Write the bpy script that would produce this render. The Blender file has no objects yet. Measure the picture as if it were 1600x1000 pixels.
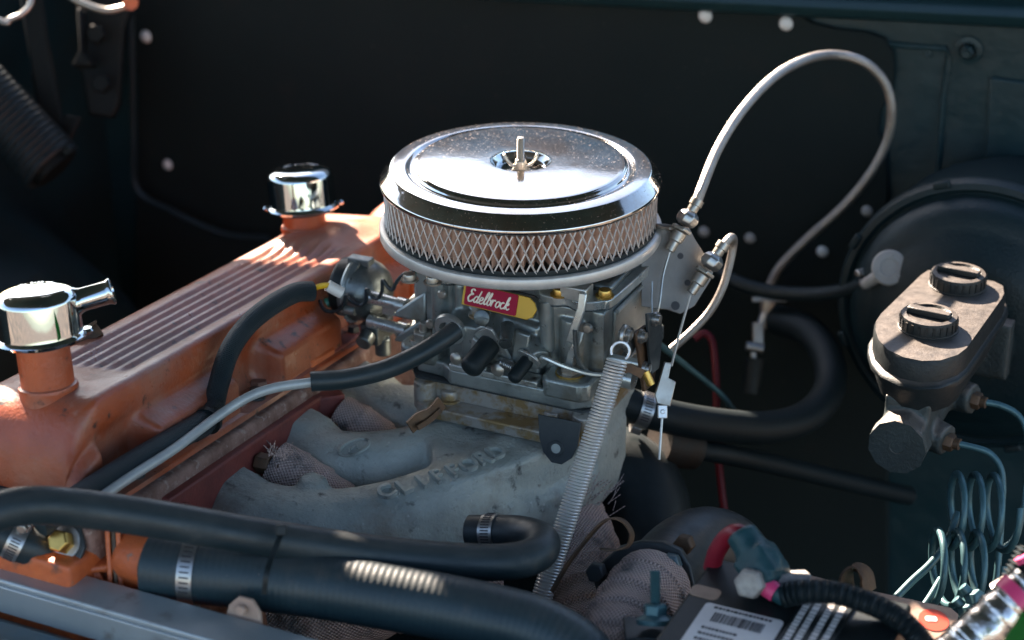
import bpy, bmesh, math, random
import numpy as np
from mathutils import Vector, Matrix
random.seed(7)
R = math.radians
S = bpy.context.scene
COL = S.collection

# ------------------------------------------------------------------ camera
F = 3111.0                                  # focal length in photo pixels (1600 wide)
PITCH, YAW = R(25.3), R(25.0)
fwd = Vector((-math.sin(YAW)*math.cos(PITCH), math.cos(YAW)*math.cos(PITCH), -math.sin(PITCH)))
rgt = Vector((math.cos(YAW), math.sin(YAW), 0)); upv = rgt.cross(fwd)
def ray(x, y): return fwd + rgt*((x-800)/F) + upv*((500-y)/F)
CAM = Vector((0, 0, 1.0)) - 1.851*ray(813.5, 274)
cd = bpy.data.cameras.new('camera'); cam = bpy.data.objects.new('camera', cd); COL.objects.link(cam)
cam.location = CAM
cam.rotation_euler = Matrix((rgt, upv, -fwd)).transposed().to_euler()
cd.sensor_width = 36; cd.lens = 36*F/1600; cd.clip_start = .05; cd.clip_end = 200
cd.dof.use_dof = True; cd.dof.focus_distance = 1.76; cd.dof.aperture_fstop = 4.0
S.camera = cam
S.render.resolution_x, S.render.resolution_y = 1024, 640

# ------------------------------------------------------------------ light
SUN_AZ, SUN_EL = (-0.80, 0.60), R(32)       # horizontal direction towards the sun
w = bpy.data.worlds.new('World'); S.world = w; w.use_nodes = True
nt = w.node_tree; nt.nodes.clear()
sky = nt.nodes.new('ShaderNodeTexSky'); sky.sky_type = 'NISHITA'; sky.sun_disc = False
sky.sun_elevation = SUN_EL; sky.sun_rotation = math.atan2(SUN_AZ[0], SUN_AZ[1])
bg = nt.nodes.new('ShaderNodeBackground'); bg.inputs[1].default_value = .05
wo = nt.nodes.new('ShaderNodeOutputWorld')
nt.links.new(sky.outputs[0], bg.inputs[0]); nt.links.new(bg.outputs[0], wo.inputs[0])
sl = bpy.data.lights.new('sun', 'SUN'); sl.energy = 5; sl.angle = R(.6); sl.color = (1, .83, .68)
so = bpy.data.objects.new('sun', sl); COL.objects.link(so)
sh = Vector((SUN_AZ[0], SUN_AZ[1], 0)).normalized()
SUNV = sh*math.cos(SUN_EL) + Vector((0, 0, math.sin(SUN_EL)))
so.rotation_euler = SUNV.to_track_quat('Z', 'Y').to_euler(); so.location = (-2, 1, 4)
S.view_settings.view_transform = 'Standard'; S.view_settings.look = 'None'
S.view_settings.exposure = 3.1; S.view_settings.gamma = 1

# ------------------------------------------------------------------ pixel -> place helpers
def D(x, y, d): return CAM + ray(x, y)*d
def PZ(x, y, z): r = ray(x, y); return CAM + r*((z-CAM.z)/r.z)
def PX(x, y, v): r = ray(x, y); return CAM + r*((v-CAM.x)/r.x)
def PY(x, y, v): r = ray(x, y); return CAM + r*((v-CAM.y)/r.y)
AL = R(5)                                    # the engine leans down towards the rear
ey = Vector((0, math.cos(AL), -math.sin(AL))); ez = Vector((0, math.sin(AL), math.cos(AL))); EO = Vector((0, 0, .85))
def E(x, y, z): return EO + Vector((x, 0, 0)) + ey*y + ez*z
def EPZ(x, y, z):
    r = ray(x, y); t = (z-(CAM-EO).dot(ez))/r.dot(ez); return CAM + r*t
ME = Matrix(((1,0,0,0),(0,ey.y,ez.y,0),(0,ey.z,ez.z,.85),(0,0,0,1)))

# ------------------------------------------------------------------ materials
def mat(name, c, rough=.5, metal=0, c2=None, ns=25, det=5, lo=.35, hi=.65, bump=0, bs=300, spot=None, rvar=0, weave=None, coat=0, spec=.5, bdet=4, dust=None):
    m = bpy.data.materials.new(name); m.use_nodes = True; t = m.node_tree; N = t.nodes; L = t.links
    p = N['Principled BSDF']; p.inputs['Roughness'].default_value = rough; p.inputs['Metallic'].default_value = metal
    p.inputs['Coat Weight'].default_value = coat; p.inputs['Specular IOR Level'].default_value = spec
    tc = N.new('ShaderNodeTexCoord')
    def noise(sc, d=4):
        n = N.new('ShaderNodeTexNoise'); n.inputs['Scale'].default_value = sc; n.inputs['Detail'].default_value = d
        n.inputs['Roughness'].default_value = .62; L.new(tc.outputs['Object'], n.inputs['Vector']); return n
    def rng(src, a, b, c_=0., d_=1.):
        r = N.new('ShaderNodeMapRange'); r.inputs[1].default_value = a; r.inputs[2].default_value = b
        r.inputs[3].default_value = c_; r.inputs[4].default_value = d_; L.new(src, r.inputs[0]); return r.outputs[0]
    col = None
    n0 = noise(ns, det)
    def mix(fac, A, B):
        x = N.new('ShaderNodeMix'); x.data_type = 'RGBA'
        L.new(fac, x.inputs[0])
        for v, i in ((A, 6), (B, 7)):
            if isinstance(v, tuple): x.inputs[i].default_value = (*v, 1)
            else: L.new(v, x.inputs[i])
        return x.outputs[2]
    cur = tuple(c)
    if c2: cur = mix(rng(n0.outputs[0], lo, hi), cur, tuple(c2))
    if spot:                                  # (colour, scale, threshold, softness[, roughness, metal])
        lst = spot if isinstance(spot, list) else [spot]
        for sp in lst:
            n1 = noise(sp[1], 6); f = rng(n1.outputs[0], sp[2], sp[2]+sp[3])
            cur = mix(f, cur, tuple(sp[0]))
            if len(sp) > 4:
                L.new(rng(n1.outputs[0], sp[2], sp[2]+sp[3], rough, sp[4]), p.inputs['Roughness'])
                L.new(rng(n1.outputs[0], sp[2], sp[2]+sp[3], metal, sp[5]), p.inputs['Metallic'])
    if dust:                                  # (colour, lowest normal z, cover): dusty film plus sunlit sheen painted into upward faces
        ge = N.new('ShaderNodeNewGeometry'); sz = N.new('ShaderNodeSeparateXYZ'); L.new(ge.outputs['Normal'], sz.inputs[0])
        mm = N.new('ShaderNodeMath'); mm.operation = 'MULTIPLY'
        L.new(rng(sz.outputs[2], dust[1], min(.99, dust[1]+.22)), mm.inputs[0]); L.new(rng(noise(70, 6).outputs[0], .25, .65, dust[2]*.45, dust[2]), mm.inputs[1])
        cur = mix(mm.outputs[0], cur, tuple(dust[0]))
    if isinstance(cur, tuple): p.inputs['Base Color'].default_value = (*cur, 1)
    else: L.new(cur, p.inputs['Base Color'])
    if rvar:
        L.new(rng(noise(ns*2.3, 5).outputs[0], .3, .7, max(.02, rough-rvar), min(1, rough+rvar)), p.inputs['Roughness'])
    h = None
    if bump:
        h = N.new('ShaderNodeBump'); h.inputs['Strength'].default_value = bump; h.inputs['Distance'].default_value = .002
        L.new(noise(bs, bdet).outputs[0], h.inputs['Height']); L.new(h.outputs[0], p.inputs['Normal'])
    if weave:                                 # (freq_u, freq_v, strength, diagonal, dark)
        sx = N.new('ShaderNodeSeparateXYZ'); L.new(tc.outputs['UV'], sx.inputs[0])
        def mth(op, a, b=None):
            q = N.new('ShaderNodeMath'); q.operation = op
            for i, v in enumerate((a, b)):
                if v is None: continue
                if isinstance(v, (int, float)): q.inputs[i].default_value = v
                else: L.new(v, q.inputs[i])
            return q.outputs[0]
        u, v = mth('MULTIPLY', sx.outputs[0], weave[0]), mth('MULTIPLY', sx.outputs[1], weave[1])
        if weave[3]: u, v = mth('ADD', u, v), mth('SUBTRACT', u, v)
        a = mth('SINE', u)
        if weave[1]: a = mth('MULTIPLY', a, mth('SINE', v))
        b2 = N.new('ShaderNodeBump'); b2.inputs['Strength'].default_value = weave[2]; b2.inputs['Distance'].default_value = .0015
        L.new(a, b2.inputs['Height'])
        if h: L.new(h.outputs[0], b2.inputs['Normal'])
        L.new(b2.outputs[0], p.inputs['Normal'])
        if weave[4]:
            cur = mix(rng(a, -.6, .3, weave[4], 0.), cur, (c[0]*.18, c[1]*.2, c[2]*.22)); L.new(cur, p.inputs['Base Color'])
    return m
MT = {}
def mk(n, *a, **k): MT[n] = mat(n, *a, **k)
mk('chrome', (.54,.575,.585), .045, 1, bump=.03, bs=18, spot=((.30,.21,.16), 420, .66, .08, .55, .4))
mk('lid_chrome', (.66,.69,.70), .09, 1, bump=.07, bs=16, c2=(.54,.52,.50), ns=9, spot=[((.50,.45,.41), 22, .46, .16), ((.30,.22,.18), 520, .60, .08, .40, .65)])
mk('tray_metal', (.58,.56,.53), .45, .55, c2=(.46,.45,.43), ns=60, bump=.05)
mk('screen_metal', (.66,.60,.56), .45, .4, c2=(.50,.44,.40), ns=90)
mk('pleat_paper', (.80,.55,.42), .85, 0, c2=(.66,.44,.33), ns=40, bump=.1)
mk('rubber', (.0042,.0095,.0115), .55, 0, c2=(.008,.014,.016), ns=35, bump=.08, bs=500, rvar=.12, spec=.3)
mk('hose_rubber', (.008,.0175,.0215), .46, 0, dust=((.055,.055,.053), .62, .6), c2=(.017,.027,.031), ns=18, bump=.12, bs=320, rvar=.14, spec=.4, spot=[((.045,.047,.046), 40, .60, .2), ((.10,.09,.08), 230, .70, .06)])
mk('ribbed_rubber', (.008,.022,.029), .42, 0, dust=((.060,.060,.058), .66, .5), c2=(.015,.031,.038), ns=14, bump=.10, bs=300, weave=(1150, 0, .11, 0, 0), spec=.45, spot=[((.05,.05,.048), 30, .60, .2), ((.11,.10,.09), 200, .70, .06)])
mk('shaded_hose', (.0026,.0072,.0088), .55, 0, c2=(.005,.010,.012), ns=20, bump=.1, bs=300, spec=.25)  # darker copy of the hose rubber, bay shade put into the colour
mk('braid_black', (.008,.022,.029), .5, 0, c2=(.015,.031,.038), ns=50, weave=(2200, 2200, .7, 1, .45))
mk('loom_black', (.010,.018,.022), .42, 0, rvar=.1)
mk('braid_steel', (.50,.45,.40), .36, .85, c2=(.40,.36,.33), ns=60, weave=(2400, 2400, .35, 1, .25))
mk('orange_paint', (.41,.082,.024), .38, 0, c2=(.26,.054,.020), ns=11, lo=.36, hi=.64, bump=.30, bs=260, rvar=.14, coat=.08, spot=[((.27,.13,.09), 7, .50, .2), ((.33,.165,.115), 34, .62, .14), ((.045,.024,.018), 50, .61, .08), ((.03,.02,.016), 150, .67, .05)], dust=((.30,.175,.135), .82, .5))
mk('orange_bright', (.60,.135,.032), .45, 0, c2=(.42,.09,.03), ns=26, bump=.5, bs=170, spot=[((.10,.045,.03), 45, .56, .12), ((.25,.16,.12), 90, .62, .1)])
mk('head_rust', (.29,.17,.135), .78, 0, c2=(.14,.07,.05), ns=45, bump=.7, bs=260, spot=((.36,.27,.23), 120, .56, .12))
mk('red_paint', (.215,.046,.036), .55, 0, c2=(.14,.032,.028), ns=40, bump=.22, bs=300, spot=((.07,.03,.025), 60, .64, .1))
mk('cast_alu', (.46,.475,.425), .60, .3, c2=(.27,.30,.28), ns=14, bump=.9, bs=240, rvar=.1, spot=[((.21,.17,.13), 9, .53, .18), ((.08,.085,.08), 60, .60, .12), ((.56,.57,.53), 140, .64, .1)])
mk('carb_alu', (.37,.395,.38), .38, .7, c2=(.22,.245,.235), ns=22, bump=.14, bs=350, rvar=.12, spot=[((.15,.115,.07), 16, .56, .18), ((.04,.04,.038), 90, .66, .1)])
mk('carb_bright', (.60,.61,.59), .32, .75, c2=(.40,.42,.40), ns=30, bump=.10, bs=300, rvar=.1, spot=((.10,.085,.06), 40, .60, .15))
mk('carb_dark', (.19,.21,.21), .36, .7, c2=(.05,.06,.06), ns=30, bump=.15, bs=300, rvar=.1)
mk('stained_alu', (.40,.37,.33), .48, .55, c2=(.30,.20,.09), ns=38, lo=.46, hi=.58, bump=.2, bs=300, spot=((.08,.06,.04), 60, .60, .12))
mk('steel', (.42,.42,.41), .33, .9, c2=(.30,.29,.28), ns=60, bump=.06)
mk('line_grey', (.42,.44,.43), .45, .25, c2=(.34,.36,.36), ns=50, bump=.06)
mk('zinc', (.48,.45,.40), .38, .85, c2=(.34,.31,.27), ns=45, bump=.05, rvar=.1)
mk('spring_steel', (.75,.73,.70), .32, .55)
mk('shaded_red_wire', (.06,.003,.008), .5, 0, spec=.2)  # deep bay shade painted into this darker wire red
mk('shaded_steel', (.016,.016,.015), .55, .3, c2=(.024,.015,.010), ns=40, bump=.2, spec=.3)  # steel darkened in its colour to stand for bay shade
mk('brass', (.62,.40,.11), .32, .9, c2=(.45,.28,.08), ns=60)
mk('gold_foil', (.50,.29,.035), .42, .4)
mk('badge_red', (.30,.004,.03), .5, 0, spec=.2)
mk('badge_cream', (.80,.72,.58), .45, 0)
mk('black_steel', (.018,.024,.027), .45, 0, c2=(.030,.036,.038), ns=30, bump=.15, bs=200, rvar=.12)
mk('rust_steel', (.13,.07,.035), .55, .4, c2=(.06,.04,.028), ns=60, bump=.2)
mk('wrap', (.80,.56,.48), .9, 0, c2=(.55,.42,.38), ns=22, weave=(1700, 1700, .9, 0, .55), bump=.5, bs=60, spot=((.10,.105,.11), 24, .56, .12))
mk('firewall_board', (.0046,.0092,.0094), .85, 0, c2=(.0072,.0118,.0115), ns=5, bump=.35, bs=110, spec=.25, spot=[((.012,.013,.012), 14, .58, .2), ((.030,.029,.026), 150, .67, .05), ((.09,.07,.06), 170, .745, .02)])
mk('firewall_paint', (.0055,.0215,.0265), .42, 0, c2=(.008,.027,.032), ns=10, bump=.8, bs=42, rvar=.1, spec=.4)
mk('fender_paint', (.005,.021,.025), .55, 0, c2=(.006,.010,.010), ns=4, bump=.15, bs=60, spec=.3)
mk('cowl_paint', (.007,.026,.032), .42, 0, c2=(.010,.030,.035), ns=12, bump=.3, bs=90, spec=.4)
mk('bay_black', (.0016,.0034,.0036), .95, 0, c2=(.0026,.0044,.0044), ns=9, bump=.3, bs=80, spec=.1)
mk('booster_paint', (.0025,.0105,.0135), .45, 0, c2=(.0035,.013,.016), ns=30, bump=.4, bs=300, spec=.3)
mk('plastic_black', (.0055,.0095,.0105), .48, 0, spec=.3, c2=(.009,.013,.014), ns=30, bump=.12, bs=500)
mk('reservoir_black', (.007,.0105,.0115), .46, 0, c2=(.011,.014,.015), ns=60, bump=.25, bs=420, rvar=.1, spec=.35, dust=((.105,.088,.076), .72, .9))  # pale upward faces stand in for sunlight glancing off the top
mk('mc_cast', (.040,.052,.053), .5, .3, c2=(.028,.036,.036), ns=40, bump=.5, bs=300, dust=((.16,.13,.11), .45, .8))
mk('grey_plastic', (.33,.31,.29), .5, 0, c2=(.27,.25,.235), ns=40)
mk('brake_tube', (.055,.125,.14), .40, .35, c2=(.035,.085,.098), ns=70, bump=.08, bs=200, spot=((.09,.06,.04), 60, .64, .1))
mk('rad_alu', (.42,.45,.46), .42, .6, c2=(.33,.36,.37), ns=9, bump=.08, bs=120, rvar=.1, spot=((.22,.19,.16), 35, .60, .2))
mk('rad_teal', (.06,.12,.15), .35, .4, c2=(.12,.12,.11), ns=14, bump=.2, bs=70)
mk('white_plastic', (.62,.60,.57), .4, 0)
mk('yellow', (.72,.42,.01), .4, 0)
mk('wire_red', (.20,.008,.02), .42, 0)
mk('pink_tape', (.62,.05,.16), .4, 0)
mk('blue_boot', (.008,.040,.050), .45, 0, c2=(.012,.05,.06), ns=40, bump=.3, spec=.35, spot=((.06,.07,.07), 60, .62, .1))
mk('green_plug', (.03,.17,.12), .4, 0)
mk('lead', (.36,.34,.31), .6, .5, c2=(.22,.2,.19), ns=90, bump=.5, bs=300)
mk('label_white', (.62,.58,.56), .55, 0, c2=(.55,.5,.48), ns=30)
mk('ink', (.03,.03,.035), .6, 0)
mk('card_tan', (.40,.27,.20), .75, 0, c2=(.28,.185,.14), ns=30, bump=.2)
mk('sticker_red', (.55,.06,.03), .5, 0)
mk('foil', (.70,.66,.62), .26, 1, bump=.8, bs=70, bdet=3)
mk('bracket_zinc', (.25,.225,.20), .45, .65, c2=(.17,.155,.14), ns=20, bump=.1, spot=((.12,.08,.06), 30, .6, .15))
mk('green_paint', (.004,.15,.016), .3, 0, coat=.4)
mk('hinge_black', (.0020,.0034,.0034), .65, 0, c2=(.003,.0045,.004), ns=20, bump=.2, bs=90, spec=.2)
mk('reflection_blotches', (.32,.25,.20), .45, 0, c2=(.16,.24,.28), ns=7, lo=.44, hi=.56, spot=((.44,.38,.33), 14, .56, .1))  # brown and blue blotches made up for the mirror image in the lid
mk('hood_paint', (.020,.070,.080), .5, 0, c2=(.015,.045,.05), ns=6)
mk('ground_dirt', (.14,.105,.08), .9, 0, c2=(.04,.036,.032), ns=1.3, lo=.42, hi=.58)
mk('thread_steel', (.45,.42,.38), .35, .9)

# ------------------------------------------------------------------ mesh builder
def frame(p, z, x=None):
    z = Vector(z).normalized(); p = Vector(p)
    if x is None: x = Vector((1,0,0)) if abs(z.x) < .8 else Vector((0,1,0))
    x = Vector(x); x = (x - z*x.dot(z)).normalized(); y = z.cross(x)
    m = Matrix.Identity(4); m.col[0][:3] = x; m.col[1][:3] = y; m.col[2][:3] = z; m.col[3][:3] = p
    return m
def smooth_path(pts, n=8):
    pts = [Vector(p) for p in pts]
    if len(pts) < 3: return pts
    P = [pts[0]*2-pts[1]] + pts + [pts[-1]*2-pts[-2]]; out = []
    for i in range(1, len(P)-2):
        a, b, c, d = P[i-1:i+3]
        for k in range(n):
            t = k/n
            out.append(.5*((2*b)+(c-a)*t+(2*a-5*b+4*c-d)*t*t+(3*b-a-3*c+d)*t**3))
    out.append(pts[-1]); return out
class MB:
    def __init__(s): s.v = []; s.f = []; s.uv = {}
    def add(s, vs, fs, uvs=None):
        o = len(s.v); s.v += [Vector(v) for v in vs]
        for i, f in enumerate(fs):
            if uvs: s.uv[len(s.f)] = uvs[i]
            s.f.append([a+o for a in f])
        return s
    def box(s, lo, hi, M=None, taper=1.0):
        (x0,y0,z0), (x1,y1,z1) = lo, hi; cx, cy = (x0+x1)/2, (y0+y1)/2
        vs = [Vector((x,y,z0)) for x,y in ((x0,y0),(x1,y0),(x1,y1),(x0,y1))] + \
             [Vector((cx+(x-cx)*taper, cy+(y-cy)*taper, z1)) for x,y in ((x0,y0),(x1,y0),(x1,y1),(x0,y1))]
        if M: vs = [M @ v for v in vs]
        return s.add(vs, [(3,2,1,0),(4,5,6,7),(0,1,5,4),(1,2,6,5),(2,3,7,6),(3,0,4,7)])
    def lathe(s, prof, M=None, n=32, a0=0, a1=2*math.pi):
        full = abs(a1-a0-2*math.pi) < 1e-6; k = n if full else n+1; vs = []; fs = []
        for r, z in prof:
            for i in range(k):
                a = a0+(a1-a0)*i/n; vs.append(Vector((r*math.cos(a), r*math.sin(a), z)))
        for j in range(len(prof)-1):
            for i in range(n):
                i2 = (i+1) % k; fs.append((j*k+i, j*k+i2, (j+1)*k+i2, (j+1)*k+i))
        if M: vs = [M @ v for v in vs]
        return s.add(vs, fs)
    def cyl(s, p0, p1, r0, r1=None, n=20):
        p0, p1 = Vector(p0), Vector(p1); r1 = r0 if r1 is None else r1; h = (p1-p0).length
        return s.lathe([(0,0),(r0,0),(r1,h),(0,h)], frame(p0, p1-p0), n)
    def hexa(s, p, ax, r, h, M=None):
        return s.lathe([(0,0),(r,0),(r,h*.85),(r*.86,h),(0,h)], frame(p, ax), 6)
    def tube(s, pts, r, n=14, closed=False):
        pts = [Vector(p) for p in pts]; m = len(pts)
        rr = r if isinstance(r, (list, tuple)) else [r]*m
        t = [(pts[min(i+1,m-1)]-pts[max(i-1,0)]).normalized() for i in range(m)]
        x = t[0].orthogonal().normalized(); vs = []; ln = [0]
        for i in range(m):
            x = (x - t[i]*x.dot(t[i])).normalized(); y = t[i].cross(x)
            for k in range(n):
                a = 2*math.pi*k/n; vs.append(pts[i] + (x*math.cos(a)+y*math.sin(a))*rr[i])
            if i: ln.append(ln[-1]+(pts[i]-pts[i-1]).length)
        fs = []; uv = []; mr = max(rr)
        for i in range(m-1):
            for k in range(n):
                fs.append((i*n+k, i*n+(k+1)%n, (i+1)*n+(k+1)%n, (i+1)*n+k))
                v0, v1 = 2*math.pi*mr*k/n, 2*math.pi*mr*(k+1)/n
                uv.append(((ln[i],v0),(ln[i],v1),(ln[i+1],v1),(ln[i+1],v0)))
        fs.append(tuple(range(n-1,-1,-1))); uv.append(((0,0),)*n)
        fs.append(tuple((m-1)*n+k for k in range(n))); uv.append(((0,0),)*n)
        return s.add(vs, fs, uv)
    def prism(s, poly, z0, z1, M=None):
        n = len(poly); vs = [Vector((x,y,z0)) for x,y in poly] + [Vector((x,y,z1)) for x,y in poly]
        if M: vs = [M @ v for v in vs]
        return s.add(vs, [tuple(range(n-1,-1,-1)), tuple(range(n,2*n))] + [(i,(i+1)%n,n+(i+1)%n,n+i) for i in range(n)])
    def ribbon(s, pts, side, wd, th):          # flat strip bent along pts; side = width direction
        pts = [Vector(p) for p in pts]; side = Vector(side).normalized(); m = len(pts); vs = []; fs = []
        for i, p in enumerate(pts):
            t = (pts[min(i+1,m-1)]-pts[max(i-1,0)]).normalized(); nn = t.cross(side).normalized(); sd = nn.cross(t).normalized()
            for a, b in ((-1,-1),(1,-1),(1,1),(-1,1)): vs.append(p + sd*(a*wd/2) + nn*(b*th/2))
        for i in range(m-1):
            for k in range(4): fs.append((i*4+k, i*4+(k+1)%4, i*4+4+(k+1)%4, i*4+4+k))
        fs += [(3,2,1,0), tuple((m-1)*4+k for k in range(4))]
        return s.add(vs, fs)
    def helix(s, p0, p1, rad, wire, turns, n=7, seg=20, start=0., r_end=None):
        p0, p1 = Vector(p0), Vector(p1); M = frame(p0, p1-p0); h = (p1-p0).length; N_ = int(turns*seg); pts = []
        for i in range(N_+1):
            t = i/N_; a = start+2*math.pi*turns*t; pts.append(M @ Vector((rad*math.cos(a), rad*math.sin(a), h*t)))
        return s.tube(pts, wire, n)
def finish(o, smooth, bevel, remesh, sm, sub):
    me = o.data
    if remesh:
        q = o.modifiers.new('fuse', 'REMESH'); q.mode = 'VOXEL'; q.voxel_size = remesh; q.use_smooth_shade = True
        if sm: q = o.modifiers.new('soften', 'SMOOTH'); q.iterations = sm; q.factor = .6
    if bevel:
        q = o.modifiers.new('edge', 'BEVEL'); q.width = bevel; q.segments = 2; q.limit_method = 'ANGLE'; q.angle_limit = R(35); q.harden_normals = False
    if sub: q = o.modifiers.new('sub', 'SUBSURF'); q.levels = q.render_levels = sub
    if smooth:
        for p in me.polygons: p.use_smooth = True
        if not remesh: me.set_sharp_from_angle(angle=R(smooth))
def build(name, mb, material, parent=None, smooth=38, bevel=0, remesh=0, sm=6, sub=0, label=None, kind=None):
    xs = [v.x for v in mb.v]; ys = [v.y for v in mb.v]; zs = [v.z for v in mb.v]
    c = Vector(((min(xs)+max(xs))/2, (min(ys)+max(ys))/2, min(zs)))
    me = bpy.data.meshes.new(name); me.from_pydata([v-c for v in mb.v], [], mb.f)
    if mb.uv:
        ul = me.uv_layers.new(name='UVMap')
        for pi, p in enumerate(me.polygons):
            if pi in mb.uv:
                for k, li in enumerate(p.loop_indices): ul.data[li].uv = mb.uv[pi][k]
    bm = bmesh.new(); bm.from_mesh(me); bmesh.ops.recalc_face_normals(bm, faces=bm.faces); bm.to_mesh(me); bm.free()
    me.materials.append(MT[material])
    o = bpy.data.objects.new(name, me); COL.objects.link(o)
    if parent: o.parent = parent; o.location = c - wloc(parent)
    else: o.location = c
    finish(o, smooth, bevel, remesh, sm, sub)
    if label: o['label'] = label
    if kind: o['kind'] = kind
    return o
def wloc(o):
    l = Vector(o.location)
    while o.parent: o = o.parent; l += Vector(o.location)
    return l
def thing(name, loc, label, cat, group=None):
    o = bpy.data.objects.new(name, None); COL.objects.link(o); o.location = loc; o.empty_display_size = .03
    return tag(o, label, cat, group)
def tag(o, label, cat, group=None):
    o['label'] = label; o['category'] = cat
    if group: o['group'] = group
    return o
def copy_part(o, parent, loc):
    c = o.copy(); COL.objects.link(c); c.parent = parent; c.location = Vector(loc)-wloc(parent) if parent else loc
    return c
def text(name, body, size, M, material, parent, extrude=.0006, shear=0, spacing=1, bold=0):
    cu = bpy.data.curves.new(name, 'FONT'); cu.body = body; cu.size = size; cu.extrude = extrude; cu.shear = shear
    cu.align_x = 'CENTER'; cu.align_y = 'CENTER'; cu.space_character = spacing; cu.offset = bold
    t = bpy.data.objects.new(name, cu); COL.objects.link(t); bpy.context.view_layer.update()
    me = bpy.data.meshes.new_from_object(t.evaluated_get(bpy.context.evaluated_depsgraph_get()))
    bpy.data.objects.remove(t); me.transform(M)
    mb = MB(); mb.add([v.co.copy() for v in me.vertices], [list(p.vertices) for p in me.polygons]); bpy.data.meshes.remove(me)
    return build(name, mb, material, parent, smooth=30)
def rrect(w_, h_, r, n=5):
    out = []
    for cx, cy, a0 in ((w_/2-r,h_/2-r,0),(-w_/2+r,h_/2-r,90),(-w_/2+r,-h_/2+r,180),(w_/2-r,-h_/2+r,270)):
        for k in range(n+1): a = R(a0+90*k/n); out.append((cx+r*math.cos(a), cy+r*math.sin(a)))
    return out
def clamp_on(pts, i, r, wd, parent, material='steel', name='hose_clamp', slots=True, screw_dir=(0,0,1)):
    """worm-drive band round a hose at path index i"""
    p = pts[i]; t = (pts[min(i+1,len(pts)-1)]-pts[max(i-1,0)]).normalized(); M = frame(p - t*wd/2, t, screw_dir)
    mb = MB().lathe([(r-.001,0),(r+.0011,0),(r+.0011,wd),(r-.001,wd),(r-.001,0)], M, 40)
    b = build(name, mb, material, parent)
    if slots:
        sl_ = MB()
        for k in range(26):
            a = 2*math.pi*k/40 + .9
            c = Vector((math.cos(a), math.sin(a), 0)); tn = Vector((-math.sin(a), math.cos(a), 0))
            q = M @ frame(c*(r+.0010)+Vector((0,0,wd*.5)), c, tn)
            sl_.box((-.0006,-wd*.30,0),(.0006,wd*.30,.0004), q)
        build('slot', sl_, 'ink', b, kind='stuff')
    sc = MB(); q = M @ Matrix.Translation((r+.003, 0, wd/2))
    sc.box((-.003,-.007,-wd*.42),(.0045,.007,wd*.42), q); sc.hexa(q @ Vector((.001,.006,0)), q.to_3x3() @ Vector((0,1,0)), .0045, .006)
    build('clamp_screw', sc, material, b, bevel=.0006)
    return b

# ================================================================== SETTING
def struct(o): o['kind'] = 'structure'; return o
FY = .50                                                     # firewall plane
fw = struct(build('firewall', MB().box((-1.05,FY+.012,.25),(1.0,FY+.03,1.075)), 'firewall_paint'))
# black insulation board with rounded corner and a notch, its upper outline taken from the photo
pts = [(150,-60),(560,-45),(1000,-6),(1245,24),(1268,38),(1300,46),(1350,52),(1380,62),(1393,85),(1395,120),(1390,150),(1374,175),(1371,205),(1382,232),(1386,300),(1386,470),(1386,1150),(200,1150),(207,500),(214,120)]  # board carried down to blacken the shaded space below
poly = [(PY(x,y,FY).x, PY(x,y,FY).z) for x,y in pts]
MF = Matrix(((1,0,0,0),(0,0,-1,FY+.012),(0,1,0,0),(0,0,0,1)))
build('insulation_board', MB().prism(poly, 0, .009, MF), 'firewall_board', fw, bevel=.002)
for x, y, r in ((228,57,.0072),(262,257,.0062),(1102,25,.0072),(1228,37,.0072),(1355,330,.006),(1285,393,.0062),(1100,362,.006),(1172,372,.006)):
    p = PY(x, y, FY+.003)
    build('push_pin', MB().lathe([(r*1.15,0),(r*1.1,.001),(r*.85,.0035),(r*.45,.005),(0,.0055)], frame(p,(0,-1,0)), 16), 'white_plastic' if x not in (1100,1172,1355) else 'grey_plastic', fw)
# pressed ribs on the painted side of the firewall
def on_fw(x, y, d=0): p = PY(x, y, FY+.012-d); return p
mb = MB()
ch = [(1478,75),(1600,100),(1720,120),(1720,330),(1460,320),(1468,240)]
build('stiffener', MB().tube([on_fw(x,y,.001) for x,y in ((1372,66),(1420,72),(1478,76),(1482,90),(1474,150),(1468,240),(1462,290),(1458,325))], .0035, 8), 'firewall_paint', fw)
build('pressed_panel', MB().prism([(on_fw(x,y).x, on_fw(x,y).z) for x,y in ((1548,118),(1760,150),(1760,330),(1535,325),(1540,250))], 0, .006, Matrix(((1,0,0,0),(0,0,-1,FY+.012),(0,1,0,0),(0,0,0,1)))), 'firewall_paint', fw, bevel=.003)
for yy in (275, 292): build('pressed_rib', MB().tube([on_fw(1472,yy), on_fw(1528,yy+6)], .0038, 8), 'firewall_paint', fw)
p = on_fw(1514, 78)
build('bolt', MB().lathe([(.016,0),(.0155,.003),(.010,.004),(.0095,.006)], frame(p,(0,-1,0)), 24).hexa(p+Vector((0,-.005,0)), (0,-1,0), .0075, .007).cyl(p+Vector((0,-.012,0)), p+Vector((0,-.016,0)), .004), 'firewall_paint', fw)
p = on_fw(1450, 84); build('grommet', MB().lathe([(.0055,0),(.005,.002),(.0025,.0025),(0,.001)], frame(p,(0,-1,0)), 16), 'firewall_paint', fw)
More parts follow.
